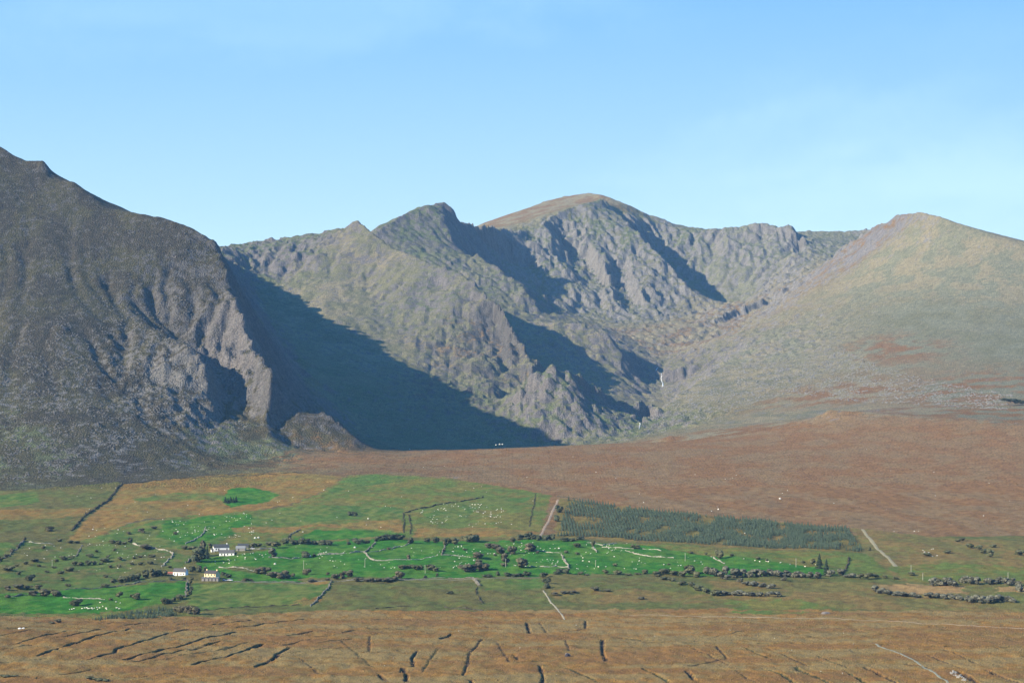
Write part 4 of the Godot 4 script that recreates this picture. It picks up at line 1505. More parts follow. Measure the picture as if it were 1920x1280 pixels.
# a dry stone wall: courses of rough stones, thicker at the foot
func wall(label: String, a: Array, height: float, thick: float, tone: Color, called := "stone_wall") -> void:
	var pts := PackedVector3Array()
	for i in range(0, a.size(), 2):
		pts.append(spot(a[i], a[i + 1], 900.0, 3300.0))
	var v := PackedVector3Array()
	var c := PackedColorArray()
	var base := pts[0]
	for k in pts.size() - 1:
		var p := pts[k]
		var q := pts[k + 1]
		var len := Vector2(q.x - p.x, q.z - p.z).length()
		var dir := Vector3(q.x - p.x, 0, q.z - p.z).normalized()
		var side := Vector3(-dir.z, 0, dir.x)
		var t := 0.0
		while t < len:
			var l := rng.randf_range(0.6, 1.1)
			var m := p.lerp(q, (t + l * 0.5) / len)
			m += side * n_fin.get_noise_2d(m.x * 2.0, m.z * 2.0) * 1.2
			m.y = low_height(m.x, m.z)
			t += l * 0.92
			var top := height * (0.62 + 0.6 * n_spk.get_noise_2d(m.x, m.z) + 0.3 * n_fin.get_noise_2d(m.x, m.z))
			if top < 0.18 * height:
				continue
			var courses := 2 if height < 1.2 else 3
			for j in courses:
				var y0 := top * j / courses - (0.25 if j == 0 else 0.0)
				var y1 := top * (j + 1) / courses * rng.randf_range(0.92, 1.06)
				var w := thick * 0.62 * (1.0 - 0.16 * j) * rng.randf_range(0.7, 1.15)
				block(v, c, m - base + Vector3(rng.randf_range(-0.1, 0.1), 0, 0), dir * l * 0.54, side * w * 0.5, y0, y1, tone * rng.randf_range(0.6, 1.3))
	var o := MeshInstance3D.new()
	o.name = numbered(called)
	o.mesh = flat(v, c)
	o.material_override = stone_mat
	o.position = base
	tag(o, label, "wall", "", "thing")
	add_child(o)


func block(v: PackedVector3Array, c: PackedColorArray, m: Vector3, u: Vector3, w: Vector3, y0: float, y1: float, col: Color) -> void:
	var p := []
	for y in [y0, y1]:
		for s in [Vector2(-1, -1), Vector2(1, -1), Vector2(1, 1), Vector2(-1, 1)]:
			var j := 1.0 if y == y0 else rng.randf_range(0.72, 0.95)
			p.append(m + u * s.x * j + w * s.y * j + Vector3(0, y + rng.randf_range(-0.04, 0.04), 0))
	for f in [[0, 1, 5, 4], [1, 2, 6, 5], [2, 3, 7, 6], [3, 0, 4, 7], [4, 5, 6, 7]]:
		tri(v, c, p[f[0]], p[f[2]], p[f[1]], col)
		tri(v, c, p[f[0]], p[f[3]], p[f[2]], col)


func walls() -> void:
	var pale := Color(0.27, 0.255, 0.22)
	var grey := Color(0.165, 0.155, 0.135)
	var dark := Color(0.060, 0.055, 0.042)
	wall("long dark boundary wall curving down the orange hillside at left", [232, 906, 222, 912, 213, 925, 196, 942, 166, 960, 150, 976, 134, 993], 2.2, 1.8, dark)
	wall("faint dark wall along the top of the orange hillside", [232, 906, 300, 899, 380, 894, 480, 890, 560, 886], 0.9, 1.0, dark)
	wall("overgrown wall slanting down to the left picture edge", [44, 1014, 30, 1029, 15, 1043, -4, 1054], 1.5, 1.2, grey)
	wall("low pale wall under the left brown pasture", [54, 1016, 75, 1017, 98, 1017], 0.9, 0.9, pale)
	wall("short wall between bushes in the left bushy ground", [154, 1020, 148, 1030, 142, 1042], 1.0, 1.0, grey)
	wall("pale wall bending beneath the stony upper pasture", [248, 1022, 285, 1027, 312, 1031, 324, 1037, 319, 1047, 303, 1062], 1.4, 1.3, pale)
	wall("small pale wall with a kink above the white cottages", [384, 987, 383, 996, 375, 1005, 357, 1016, 345, 1019], 1.2, 1.1, pale)
	wall("thick grey wall left of the dark tree by the cottages", [372, 1037, 362, 1044, 349, 1054], 1.8, 1.6, grey)
	wall("short dog-leg wall above the hedge right of the cottages", [562, 992, 553, 998, 545, 1001, 543, 1011], 1.3, 1.1, grey)
	wall("long pale wall crossing the pasture right of the white cottages", [503, 1047, 545, 1046, 570, 1042], 1.1, 1.0, pale)
	wall("long pale wall from the round bush to the wall junction", [594, 1039, 640, 1038, 682, 1035, 690, 1046, 700, 1050], 1.4, 1.2, pale)
	wall("tumbled wall running right from the wall junction", [702, 1050, 735, 1050, 770, 1049, 792, 1046, 820, 1043], 0.9, 1.2, pale)
	wall("grey wall climbing from the junction to the upper hedge", [704, 1018, 694, 1027, 685, 1035], 1.5, 1.3, grey)
	wall("thin wall rising right from the junction", [690, 1034, 710, 1032, 740, 1026, 768, 1019], 1.0, 0.9, pale)
	wall("short grey wall with small bushes in the middle green field", [836, 1019, 832, 1030, 827, 1043], 1.5, 1.3, grey)
	wall("faint pale wall along the bottom of the middle green field", [828, 1043, 850, 1042, 876, 1042, 890, 1043], 0.8, 1.0, pale)
	wall("pale zigzag wall at the right of the stony middle fields", [1053, 1038, 1056, 1047, 1062, 1056, 1067, 1066], 1.5, 1.2, pale)
	wall("tumbled stone line along the top of the stony right field", [985, 1034, 1010, 1031, 1035, 1034, 1053, 1034], 0.7, 1.3, pale)
	wall("straight pale wall along the bottom of the stony right field", [992, 1063, 1020, 1064, 1045, 1063, 1067, 1064], 0.9, 0.9, pale)
	wall("short wall with a dark tree below the plantation", [1112, 1025, 1119, 1035], 1.3, 1.2, pale)
	wall("pale tumbled wall just below the plantation", [1100, 1018, 1116, 1018, 1130, 1022, 1155, 1016], 0.8, 1.1, pale)
	wall("long straight pale wall across the right green field top", [1128, 1025, 1165, 1028, 1205, 1029, 1240, 1033], 0.9, 0.9, pale)
	wall("curved pale wall inside the right green field", [1171, 1032, 1190, 1040, 1220, 1044, 1263, 1045], 1.0, 1.0, pale)
	wall("thin wall closing the right end of the green field", [1335, 1042, 1347, 1050, 1359, 1057], 1.1, 1.0, pale)
	wall("dark straight wall across the upper olive pasture", [757, 962, 775, 955, 830, 945, 906, 933], 1.5, 1.0, dark)
	wall("left of two dark lines running down the olive pasture", [756, 963, 757, 980, 756, 998], 1.1, 1.0, dark)
	wall("right of two dark lines running down the olive pasture", [767, 966, 770, 985, 769, 1001], 1.1, 1.0, dark)
	wall("thin dark line near the plantation on the olive pasture", [1005, 924, 1000, 950, 992, 986], 0.9, 0.8, dark)
	wall("grey wall between the two lower left fields", [352, 1088, 349, 1100, 347, 1121], 1.6, 1.4, grey)
	wall("pale wall along the top of the lower left field", [118, 1103, 200, 1099, 262, 1093, 350, 1088], 0.9, 1.0, grey)
	wall("tumbled white wall inside the lower left field", [118, 1119, 150, 1121, 195, 1123], 0.8, 1.2, pale)
	wall("grey wall closing the right side of the mid lower field", [622, 1089, 612, 1106, 600, 1120, 582, 1136], 1.5, 1.3, grey)
	wall("low lane wall running right from the yellow house", [440, 1090, 520, 1088, 618, 1087], 0.8, 0.8, grey)
	wall("low lane wall under the middle bushes", [640, 1087, 720, 1086, 820, 1083, 885, 1083], 0.8, 0.9, grey)
	wall("thick broken pale wall below the lane", [888, 1085, 893, 1092, 899, 1099], 2.2, 2.6, grey)
	wall("thin dark remnant of wall below the broken pale wall", [894, 1102, 893, 1112, 905, 1130], 0.8, 0.9, dark)
	wall("small curved wall at the far left of the lower field", [8, 1118, 30, 1116, 52, 1112, 72, 1106], 1.0, 1.0, grey)
	wall("rubble bank below the white cottage pasture", [410, 1061, 450, 1064, 478, 1069, 494, 1071], 0.8, 2.2, pale)
	wall("dark straight bank at the right end of the tan field", [1594, 1047, 1589, 1060, 1583, 1076], 1.6, 1.5, dark)
	wall("dark bank along the edge between rough green and bog", [833, 1138, 870, 1140, 906, 1144], 0.9, 1.6, dark)
	wall("low dark bank at the foot of the mid lower field", [372, 1143, 440, 1138, 500, 1135, 560, 1133], 0.9, 1.4, dark)
	wall("dark edge along the bog left of the track", [704, 1140, 740, 1137, 768, 1136], 0.7, 1.3, dark)
	wall("dark weathered wall on the plantation's upper edge", [1040, 929, 1066, 934, 1100, 939], 0.9, 0.9, dark)


# ---------------------------------------------------------------- stones and sheep
func stones() -> void:
	var kinds := []
	for k in 4:
		kinds.append(rock_mesh(700 + k, Color(0.50, 0.48, 0.43)))
	# where: four columns/rows of a patch, how many, size, label
	var patches := [
		[320, 962, 475, 1008, 150, 0.55, 1.1, "small pale boulder among many in the stony upper pasture"],
		[785, 945, 945, 984, 120, 0.5, 1.1, "small pale boulder in the rocky patch on the olive pasture"],
		[845, 1018, 1050, 1064, 130, 0.5, 1.0, "small pale boulder scattered over the stony middle fields"],
		[1075, 1016, 1200, 1068, 60, 0.5, 1.0, "small pale boulder on the green field below the plantation"],
		[1200, 1030, 1330, 1066, 30, 0.5, 0.9, "small pale boulder towards the right end of green field"],
		[550, 1020, 830, 1066, 70, 0.45, 0.9, "small pale boulder on the green right of white cottages"],
		[160, 985, 330, 1058, 70, 0.5, 1.0, "small pale boulder on the left upper slope"],
		[40, 1020, 300, 1090, 60, 0.45, 0.9, "small pale boulder in the left bushy ground"],
		[560, 900, 1000, 1000, 40, 0.5, 1.1, "pale stone lying loose on the olive pasture"],
		[700, 840, 1900, 1000, 70, 0.5, 1.2, "pale stone lying loose on the brown moor"],
		[100, 900, 560, 985, 40, 0.5, 1.1, "pale stone lying loose on the orange hillside"],
		[700, 1170, 1900, 1275, 20, 0.35, 0.6, "pale stone lying on the cut-over bog"],
		[1730, 1030, 1760, 1042, 14, 0.6, 1.1, "pale boulder in the cluster on the right rough ground"],
	]
	var spots := []
	for p: Array in patches:
		for k in p[4]:
			var px := rng.randf_range(p[0], p[2])
			var py := rng.randf_range(p[1], p[3])
			var g := spot(px, py, 900.0, 3300.0)
			if n_fin.get_noise_2d(g.x * 0.5, g.z * 0.25) < -0.12:
				continue
			var s := rng.randf_range(p[5], p[6]) * (1.7 if rng.randf() < 0.06 else 1.0)
			spots.append([s / -g.z, g, s, p[7]])
	# a few that stand out
	for b: Array in [[665, 1026, 2.4, "large pale boulder in the field above the wall junction"], [580, 1042, 2.6, "long pale rock at the foot of the round bush"], [333, 994, 2.2, "largest white boulder on the left upper slope"], [478, 1011, 2.8, "pair-forming white boulder above the cottage yard, left one"], [484, 1010, 2.6, "pair-forming white boulder above the cottage yard, right one"], [515, 1056, 2.2, "pale boulder below the small grey-green tree"], [690, 972, 2.0, "single white boulder left of the two dark lines"], [930, 834, 2.2, "pale boulder leftmost of the skyline group on moor crest"], [937, 833, 3.2, "tall pale boulder highest of the skyline group on moor crest"], [942, 833, 2.4, "pale boulder rightmost of the skyline group on moor crest"], [768, 842, 2.0, "lone pale boulder on the moor crest under deep shade"], [1463, 936, 3.0, "white boulder alone on the brown moor above plantation"], [1398, 1000, 2.6, "pale boulder in a gap of the conifer plantation"]]:
		var g := spot(b[0], b[1], 900.0, 3300.0)
		var o := MeshInstance3D.new()
		o.name = numbered("boulder")
		o.mesh = kinds[rng.randi() % 4]
		o.material_override = stone_mat
		o.transform = Transform3D(Basis(Vector3.UP, rng.randf() * TAU).scaled(Vector3(b[2], b[2] * 0.7, b[2])), g)
		tag(o, b[3], "boulder")
		add_child(o)
	spots.sort_custom(func(a, b): return a[0] > b[0])
	var mm := MultiMesh.new()
	mm.transform_format = MultiMesh.TRANSFORM_3D
	mm.mesh = kinds[0]
	mm.instance_count = maxi(spots.size() - 285, 1)
	for k in spots.size():
		var s: Array = spots[k]
		var t := Transform3D(Basis(Vector3.UP, rng.randf() * TAU).scaled(Vector3(s[2] * rng.randf_range(0.8, 1.5), s[2] * rng.randf_range(0.7, 1.1), s[2])), s[1])
		if k < 285:
			var o := MeshInstance3D.new()
			o.name = numbered("boulder")
			o.mesh = kinds[rng.randi() % 4]
			o.material_override = stone_mat
			o.transform = t
			var l: String = s[3]
			tag(o, l, "boulder", l.replace("small pale boulder", "pale boulders").replace("pale stone", "pale stones").replace("pale boulder ", "pale boulders "))
			add_child(o)
		else:
			mm.set_instance_transform(k - 285, t)
	var rest := MultiMeshInstance3D.new()
	rest.name = "loose_stone"
	rest.multimesh = mm
	rest.material_override = stone_mat
	tag(rest, "scattered small pale stones over the pastures and moor", "stones", "", "stuff")
	add_child(rest)
	# block scree on the two mountains
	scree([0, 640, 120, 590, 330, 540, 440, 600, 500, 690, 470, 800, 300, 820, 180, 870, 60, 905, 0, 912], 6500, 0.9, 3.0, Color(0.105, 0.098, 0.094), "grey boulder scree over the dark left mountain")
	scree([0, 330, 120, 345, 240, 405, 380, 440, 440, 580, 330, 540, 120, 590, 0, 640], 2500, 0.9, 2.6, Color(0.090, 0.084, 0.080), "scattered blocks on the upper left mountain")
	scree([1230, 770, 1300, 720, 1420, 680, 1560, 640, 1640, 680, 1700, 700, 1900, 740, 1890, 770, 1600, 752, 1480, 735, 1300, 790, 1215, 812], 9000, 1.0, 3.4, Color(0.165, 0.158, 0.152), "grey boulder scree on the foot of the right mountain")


func scree(q: Array, count: int, lo: float, hi: float, col: Color, label: String) -> void:
	var poly := PackedVector2Array()
	for k in range(0, q.size(), 2):
		var p := spot(q[k], q[k + 1], 900.0, 7000.0)
		poly.append(Vector2(p.x, p.z))
	var a := poly[0]
	var b := poly[0]
	for p in poly:
		a = a.min(p)
		b = b.max(p)
	var t: Array[Transform3D] = []
	for k in count * 4:
		var p := Vector2(rng.randf_range(a.x, b.x), rng.randf_range(a.y, b.y))
		if t.size() >= count or not Geometry2D.is_point_in_polygon(p, poly) or n_pat.get_noise_2d(p.x * 2.0, p.y * 2.0) + 0.6 * n_fin.get_noise_2d(p.x, p.y) < rng.randf_range(-0.25, 0.35):
			continue
		var s := lo + (hi - lo) * pow(rng.randf(), 2.5)
		t.append(Transform3D(Basis.from_euler(Vector3(rng.randf() * 0.6, rng.randf() * TAU, rng.randf() * 0.6)).scaled(Vector3(s * rng.randf_range(0.8, 1.4), s * rng.randf_range(0.7, 1.1), s)), Vector3(p.x, mountain_height(p.x, p.y) - 0.1 * s, p.y)))
	var mm := MultiMesh.new()
	mm.transform_format = MultiMesh.TRANSFORM_3D
	mm.mesh = rock_mesh(800 + count, col)
	mm.instance_count = t.size()
	for k in t.size():
		mm.set_instance_transform(k, t[k])
	var o := MultiMeshInstance3D.new()
	o.name = numbered("scree")
	o.multimesh = mm
	o.material_override = stone_mat
	tag(o, label, "scree", "", "stuff")
	add_child(o)


# a woolly body with its neck and head in one skin, on four legs
func sheep_mesh(sd: int, grazing: bool) -> ArrayMesh:
	var r := RandomNumberGenerator.new()
	r.seed = sd
	var v := PackedVector3Array()
	var c := PackedColorArray()
	var wool := Color(0.62, 0.58, 0.50)
	var face := Color(0.12, 0.11, 0.10)
	var low := -0.36 if grazing else 0.16
	# along the spine: x, y, half width, half height
	var rings := [[-0.60, 0.62, 0.05, 0.05], [-0.54, 0.62, 0.20, 0.20], [-0.35, 0.62, 0.27, 0.27], [0.0, 0.60, 0.29, 0.29], [0.30, 0.62, 0.25, 0.26], [0.46, 0.66 + low * 0.3, 0.15, 0.17], [0.60, 0.68 + low * 0.8, 0.10, 0.11], [0.70, 0.66 + low, 0.085, 0.095], [0.84, 0.60 + low, 0.05, 0.06], [0.88, 0.59 + low, 0.015, 0.02]]
	for j in rings.size() - 1:
		var a: Array = rings[j]
		var b: Array = rings[j + 1]
		var col := wool if j < 6 else face
		for k in 8:
			var s := TAU * k / 8.0
			var t := TAU * (k + 1) / 8.0
			var p0 := Vector3(a[0], a[1] + cos(s) * a[3], sin(s) * a[2])
			var p1 := Vector3(a[0], a[1] + cos(t) * a[3], sin(t) * a[2])
			var q0 := Vector3(b[0], b[1] + cos(s) * b[3], sin(s) * b[2])
			var q1 := Vector3(b[0], b[1] + cos(t) * b[3], sin(t) * b[2])
			var f := col * r.randf_range(0.9, 1.08)
			tri(v, c, p0, q0, p1, f)
			tri(v, c, p1, q0, q1, f)
	for s in [-1.0, 1.0]:
		tube(v, c, Vector3(0.30, 0.48, 0.13 * s), Vector3(0.31, 0.24, 0.13 * s), 0.06, 0.04, face)
		tube(v, c, Vector3(0.31, 0.24, 0.13 * s), Vector3(0.31, 0.0, 0.13 * s), 0.04, 0.035, face)
		tube(v, c, Vector3(-0.36, 0.50, 0.14 * s), Vector3(-0.43, 0.26, 0.14 * s), 0.08, 0.045, face)
		tube(v, c, Vector3(-0.43, 0.26, 0.14 * s), Vector3(-0.40, 0.0, 0.14 * s), 0.045, 0.035, face)
		tri(v, c, Vector3(0.66, 0.72 + low, 0.06 * s), Vector3(0.62, 0.74 + low, 0.17 * s), Vector3(0.68, 0.69 + low, 0.15 * s), face)
	return flat(v, c)


func sheep() -> void:
	var kinds := [sheep_mesh(901, true), sheep_mesh(902, false), sheep_mesh(903, true)]
	var flocks := [
		["in the flock on the lower left green field", [130, 1142, 134, 1141, 138, 1140, 153, 1141, 158, 1140, 162, 1139, 166, 1141, 171, 1139, 176, 1140, 181, 1138, 182, 1143, 186, 1139, 198, 1140, 199, 1142, 218, 1141, 223, 1142, 217, 1129, 192, 1136, 187, 1131, 164, 1142, 225, 1131, 173, 1142]],
		["on the pasture in front of the white cottages", [403, 1051, 403, 1055, 419, 1054, 428, 1049, 430, 1051, 429, 1056, 445, 1044, 440, 1050, 454, 1043, 458, 1041, 459, 1048, 459, 1051, 460, 1047, 469, 1039, 474, 1038, 477, 1049, 479, 1051, 491, 1042, 493, 1045, 487, 1040, 498, 1038]],
		["on the right part of the long green field", [1093, 1047, 1093, 1052, 1105, 1053, 1122, 1062, 1136, 1062, 1171, 1064, 1193, 1066, 1152, 1044, 1245, 1058, 1272, 1061, 1277, 1061, 1303, 1053, 1315, 1055, 1395, 1049, 1416, 1052, 1425, 1054, 1437, 1053, 1441, 1054, 1464, 1056, 1482, 1058, 1510, 1062, 1530, 1060]],
	]
	for f: Array in flocks:
		var a: Array = f[1]
		for k in range(0, a.size(), 2):
			var p := spot(a[k], a[k + 1], 900.0, 3000.0)
			var o := MeshInstance3D.new()
			o.name = numbered("sheep")
			o.mesh = kinds[rng.randi() % 3]
			o.material_override = stone_mat
			o.transform = Transform3D(Basis(Vector3.UP, rng.randf() * TAU).scaled(Vector3.ONE * rng.randf_range(1.0, 1.25)), p)
			tag(o, "white sheep %s" % f[0], "sheep", "sheep %s" % f[0])
			add_child(o)


# ---------------------------------------------------------------- buildings and poles
func box(a: Vector3, b: Vector3) -> ArrayMesh:
	var st := SurfaceTool.new()
	st.begin(Mesh.PRIMITIVE_TRIANGLES)
	var m := BoxMesh.new()
	m.size = b - a
	st.append_from(m, 0, Transform3D(Basis(), (a + b) * 0.5))
	return st.commit()


func slab(corners: Array, thick: float) -> ArrayMesh:
	var v := PackedVector3Array()
	var c := PackedColorArray()
	var n: Vector3 = (corners[3] - corners[0]).cross(corners[1] - corners[0]).normalized() * thick
	if n.y < 0.0:
		n = -n
	var p := []
	for q in corners:
		p.append(q)
	for q in corners:
		p.append(q + n)
	for f in [[0, 1, 5, 4], [1, 2, 6, 5], [2, 3, 7, 6], [3, 0, 4, 7], [4, 5, 6, 7], [3, 2, 1, 0]]:
		tri(v, c, p[f[0]], p[f[2]], p[f[1]], Color.WHITE)
		tri(v, c, p[f[0]], p[f[3]], p[f[2]], Color.WHITE)
	return flat(v, c)


# a gabled house, front towards +z: l long, w deep, h to the eaves, r of roof above them
func house(called: String, label: String, category: String, px: float, py: float, turn: float, l: float, w: float, h: float, r: float, walls_c: Color, roof_c: Color, openings: Array, chimneys: Array) -> Node3D:
	var p := spot(px, py, 900.0, 3000.0)
	p.y -= 0.25
	var o := thing(called, label, category, p, turn)
	var wm := plain_material(walls_c, 0.85)
	var rm := plain_material(roof_c, 0.8)
	var v := PackedVector3Array()
	var c := PackedColorArray()
	var x := l * 0.5
	var z := w * 0.5
	h += 0.25
	var b := [Vector3(-x, 0, z), Vector3(x, 0, z), Vector3(x, 0, -z), Vector3(-x, 0, -z)]
	for k in 4:
		var s: Vector3 = b[k]
		var t: Vector3 = b[(k + 1) % 4]
		var up := Vector3(0, h, 0)
		tri(v, c, s, s + up, t, Color.WHITE)
		tri(v, c, t, s + up, t + up, Color.WHITE)
	tri(v, c, Vector3(-x, h, z), Vector3(-x, h, -z), Vector3(-x, h + r, 0), Color.WHITE)
	tri(v, c, Vector3(x, h, z), Vector3(x, h + r, 0), Vector3(x, h, -z), Color.WHITE)
	part("wall", flat(v, c), wm, o)
	var e := 0.25
	var drop := r / z * e
	var roof := part("roof", slab([Vector3(-x - e, h - drop, z + e), Vector3(x + e, h - drop, z + e), Vector3(x + e, h + r, 0), Vector3(-x - e, h + r, 0)], 0.14), rm, o)
	part("roof", slab([Vector3(-x - e, h + r, 0), Vector3(x + e, h + r, 0), Vector3(x + e, h - drop, -z - e), Vector3(-x - e, h - drop, -z - e)], 0.14), rm, o)
	for k in chimneys:
		part("chimney", box(Vector3(k - 0.45, h + r - 0.5, -0.35), Vector3(k + 0.45, h + r + 0.95, 0.35)), wm, roof)
	var glass := plain_material(Color(0.03, 0.035, 0.045), 0.15)
	var frame := plain_material(Color(0.55, 0.54, 0.5), 0.6)
	var wood := plain_material(Color(0.05, 0.045, 0.05), 0.6)
	for q: Array in openings:
		if q[0] == "door":
			var d := part("door", box(Vector3(q[1] - 0.5, 0.1, z + 0.003), Vector3(q[1] + 0.5, 2.3, z + 0.06)), wood, o)
			part("handle", box(Vector3(q[1] + 0.34, 1.2, z + 0.06), Vector3(q[1] + 0.42, 1.3, z + 0.12)), frame, d)
		else:
			var y: float = q[2]
			var n := part("window", box(Vector3(q[1] - 0.62, y - 0.08, z + 0.003), Vector3(q[1] + 0.62, y, z + 0.14)), frame, o)
			part("pane", box(Vector3(q[1] - 0.55, y, z + 0.003), Vector3(q[1] - 0.03, y + 1.25, z + 0.03)), glass, n)
			part("pane", box(Vector3(q[1] + 0.03, y, z + 0.003), Vector3(q[1] + 0.55, y + 1.25, z + 0.03)), glass, n)
			part("frame", box(Vector3(q[1] - 0.03, y, z + 0.003), Vector3(q[1] + 0.03, y + 1.25, z + 0.06)), frame, n)
	return o


func buildings() -> void:
	var white := Color(0.78, 0.77, 0.74)
	var slate := Color(0.07, 0.07, 0.075)
	house("cottage", "long white cottage with grey slate roof, front one of the pair", "house", 425, 1040, 0.05, 12.6, 5.6, 2.6, 2.3, white, Color(0.085, 0.083, 0.085), [["window", -4.2, 1.0], ["door", -1.8], ["window", 0.8, 1.0], ["window", 4.2, 1.0]], [])
	house("cottage", "white cottage behind the long white one, its gable end showing", "house", 414, 1031.5, 0.25, 13.5, 5.6, 3.0, 2.4, white, Color(0.05, 0.055, 0.06), [["window", -4.5, 1.0], ["door", -2.4], ["window", 4.8, 1.0]], [5.0])
	house("outhouse", "small white lean-to at the left end of the rear cottage", "outhouse", 398, 1032, 0.25, 2.8, 3.6, 2.0, 0.9, white, slate, [["door", 0.0]], [])
	house("farm_shed", "grey stone shed with pale metal roof right of the cottages", "shed", 451, 1031.5, 0.0, 8.0, 5.0, 2.2, 1.9, Color(0.22, 0.21, 0.20), Color(0.17, 0.18, 0.19), [["door", -1.5]], [])
	house("farm_shed", "dark low-roofed shed behind the grey stone shed", "shed", 456, 1026, 0.0, 9.5, 5.0, 2.0, 1.5, Color(0.10, 0.10, 0.10), Color(0.045, 0.05, 0.055), [], [])
	house("house", "small white house with a dark door by the lower road", "house", 338, 1079, -0.25, 10.3, 6.0, 2.9, 2.5, white, Color(0.075, 0.072, 0.075), [["window", -3.6, 1.0], ["door", -1.5], ["window", 1.6, 1.0], ["window", 3.9, 1.0]], [3.6])
	house("house", "two-storey yellow house with chimneys at both gable ends", "house", 397, 1086, -0.45, 10.4, 6.0, 4.2, 2.1, Color(0.66, 0.52, 0.30), Color(0.05, 0.046, 0.05), [["window", -4.0, 2.75], ["window", -1.2, 2.75], ["window", 1.5, 2.75], ["window", 4.1, 2.75], ["window", -3.8, 0.9], ["door", 0.0], ["window", 3.8, 0.9]], [-4.6, 4.6])
	house("farm_shed", "low grey concrete shed with dark openings before the yellow house", "shed", 394, 1089.5, -0.10, 13.0, 3.4, 2.0, 0.7, Color(0.20, 0.19, 0.19), Color(0.11, 0.11, 0.11), [["door", -4.2], ["door", -1.0], ["door", 1.6], ["door", 4.4]], [])
	house("farm_shed", "low shed with rust-red roof left of the small white house", "shed", 318, 1078, 0.0, 4.5, 3.0, 1.4, 0.7, Color(0.20, 0.14, 0.11), Color(0.28, 0.09, 0.06), [], [])
	wall("long low grey yard wall right of the farm sheds", [462, 1030, 485, 1030, 512, 1029], 1.3, 0.8, Color(0.26, 0.24, 0.23))
	car("blue-grey car parked right of the yellow house", 421, 1089, 0.15, Color(0.20, 0.26, 0.36))
	car("pale silver car parked by the lane right of the yellow house", 431, 1088, -0.2, Color(0.42, 0.45, 0.50))
	car("small pale car in the yard right of the grey shed", 473, 1030, 0.1, Color(0.55, 0.56, 0.58))
	# poles
	var at_ := [97, 1060, 13, 569, 1068, 20, 684, 1065, 16, 797, 1073, 16, 948, 1064, 15, 1117, 1061, 13, 1285, 1051, 15, 1493, 1063, 16, 1709, 1076, 18, 1731, 1086, 13, 1891, 1084, 11]
	var where := ["in the left bushy ground", "beside a bush right of the white cottages", "just below the wall junction", "in the low thicket of the middle green", "in front of the tall bush of middle fields", "in the stony field below the plantation", "on the right green field near the curved wall", "near the right end of the green field", "behind the hedge right of the tree belt", "left of the willow wood", "at the far right above the willow wood"]
	for k in range(0, at_.size(), 3):
		var p := spot(at_[k], at_[k + 1], 900.0, 3000.0)
		var h: float = at_[k + 2] * -p.z / F
		var o := thing("utility_pole", "thin pale utility pole %s" % where[k / 3], "pole", p, 0.3, "utility poles across the fields")
		var v := PackedVector3Array()
		var c := PackedColorArray()
		tube(v, c, Vector3(0, -0.5, 0), Vector3(0, h, 0), 0.19, 0.14, Color(0.36, 0.34, 0.29), 6)
		part("shaft", flat(v, c), stone_mat, o)
		part("crossarm", box(Vector3(-0.7, h - 0.45, -0.06), Vector3(0.7, h - 0.33, 0.06)), plain_material(Color(0.3, 0.28, 0.24)), o)
		for s in [-0.6, 0.0, 0.6]:
			part("insulator", box(Vector3(s - 0.05, h - 0.33, -0.05), Vector3(s + 0.05, h - 0.13, 0.05)), plain_material(Color(0.3, 0.32, 0.33), 0.3), o)


func car(label: String, px: float, py: float, turn: float, col: Color) -> void:
	var o := thing("parked_car", label, "car", spot(px, py, 900.0, 3000.0), turn, "cars parked by the houses")
	var paint := plain_material(col, 0.3)
	paint.clearcoat_enabled = true
	var side := PackedVector2Array([Vector2(-2.0, 0.32), Vector2(-2.02, 0.75), Vector2(-1.85, 0.92), Vector2(-1.1, 0.98), Vector2(1.0, 0.98), Vector2(1.9, 0.82), Vector2(2.02, 0.55), Vector2(1.98, 0.32)])
	var cab := PackedVector2Array([Vector2(-1.75, 0.94), Vector2(-1.35, 1.42), Vector2(0.25, 1.44), Vector2(1.05, 0.96)])
	part("body", prism(side, 0.82), paint, o)
	part("cabin", prism(cab, 0.68), plain_material(Color(0.02, 0.022, 0.028), 0.1), o)
	part("roof", prism(PackedVector2Array([Vector2(-1.38, 1.43), Vector2(-1.3, 1.50), Vector2(0.2, 1.51), Vector2(0.3, 1.445)]), 0.66), paint, o)
	for x in [-1.25, 1.28]:
		for z in [-0.74, 0.74]:
			var m := CylinderMesh.new()
			m.top_radius = 0.32
			m.bottom_radius = 0.32
			m.height = 0.2
			m.radial_segments = 12
			m.rings = 1
			var wl := part("wheel", m, plain_material(Color(0.02, 0.02, 0.02)), o)
			wl.position = Vector3(x, 0.32, z)
			wl.rotation.x = PI / 2
	for z in [-0.6, 0.6]:
		part("headlight", box(Vector3(1.93, 0.58, z - 0.14), Vector3(2.03, 0.72, z + 0.14)), plain_material(Color(0.7, 0.7, 0.68), 0.2), o)


func prism(p: PackedVector2Array, half: float) -> ArrayMesh:
	var v := PackedVector3Array()
	var c := PackedColorArray()
	var n := p.size()
	for k in n:
		var a := p[k]
		var b := p[(k + 1) % n]
		tri(v, c, Vector3(a.x, a.y, half), Vector3(a.x, a.y, -half), Vector3(b.x, b.y, half), Color.WHITE)
		tri(v, c, Vector3(b.x, b.y, half), Vector3(a.x, a.y, -half), Vector3(b.x, b.y, -half), Color.WHITE)
	for k in range(1, n - 1):
		for s in [-half, half]:
			tri(v, c, Vector3(p[0].x, p[0].y, s), Vector3(p[k].x, p[k].y, s), Vector3(p[k + 1].x, p[k + 1].y, s), Color.WHITE)
	return flat(v, c)


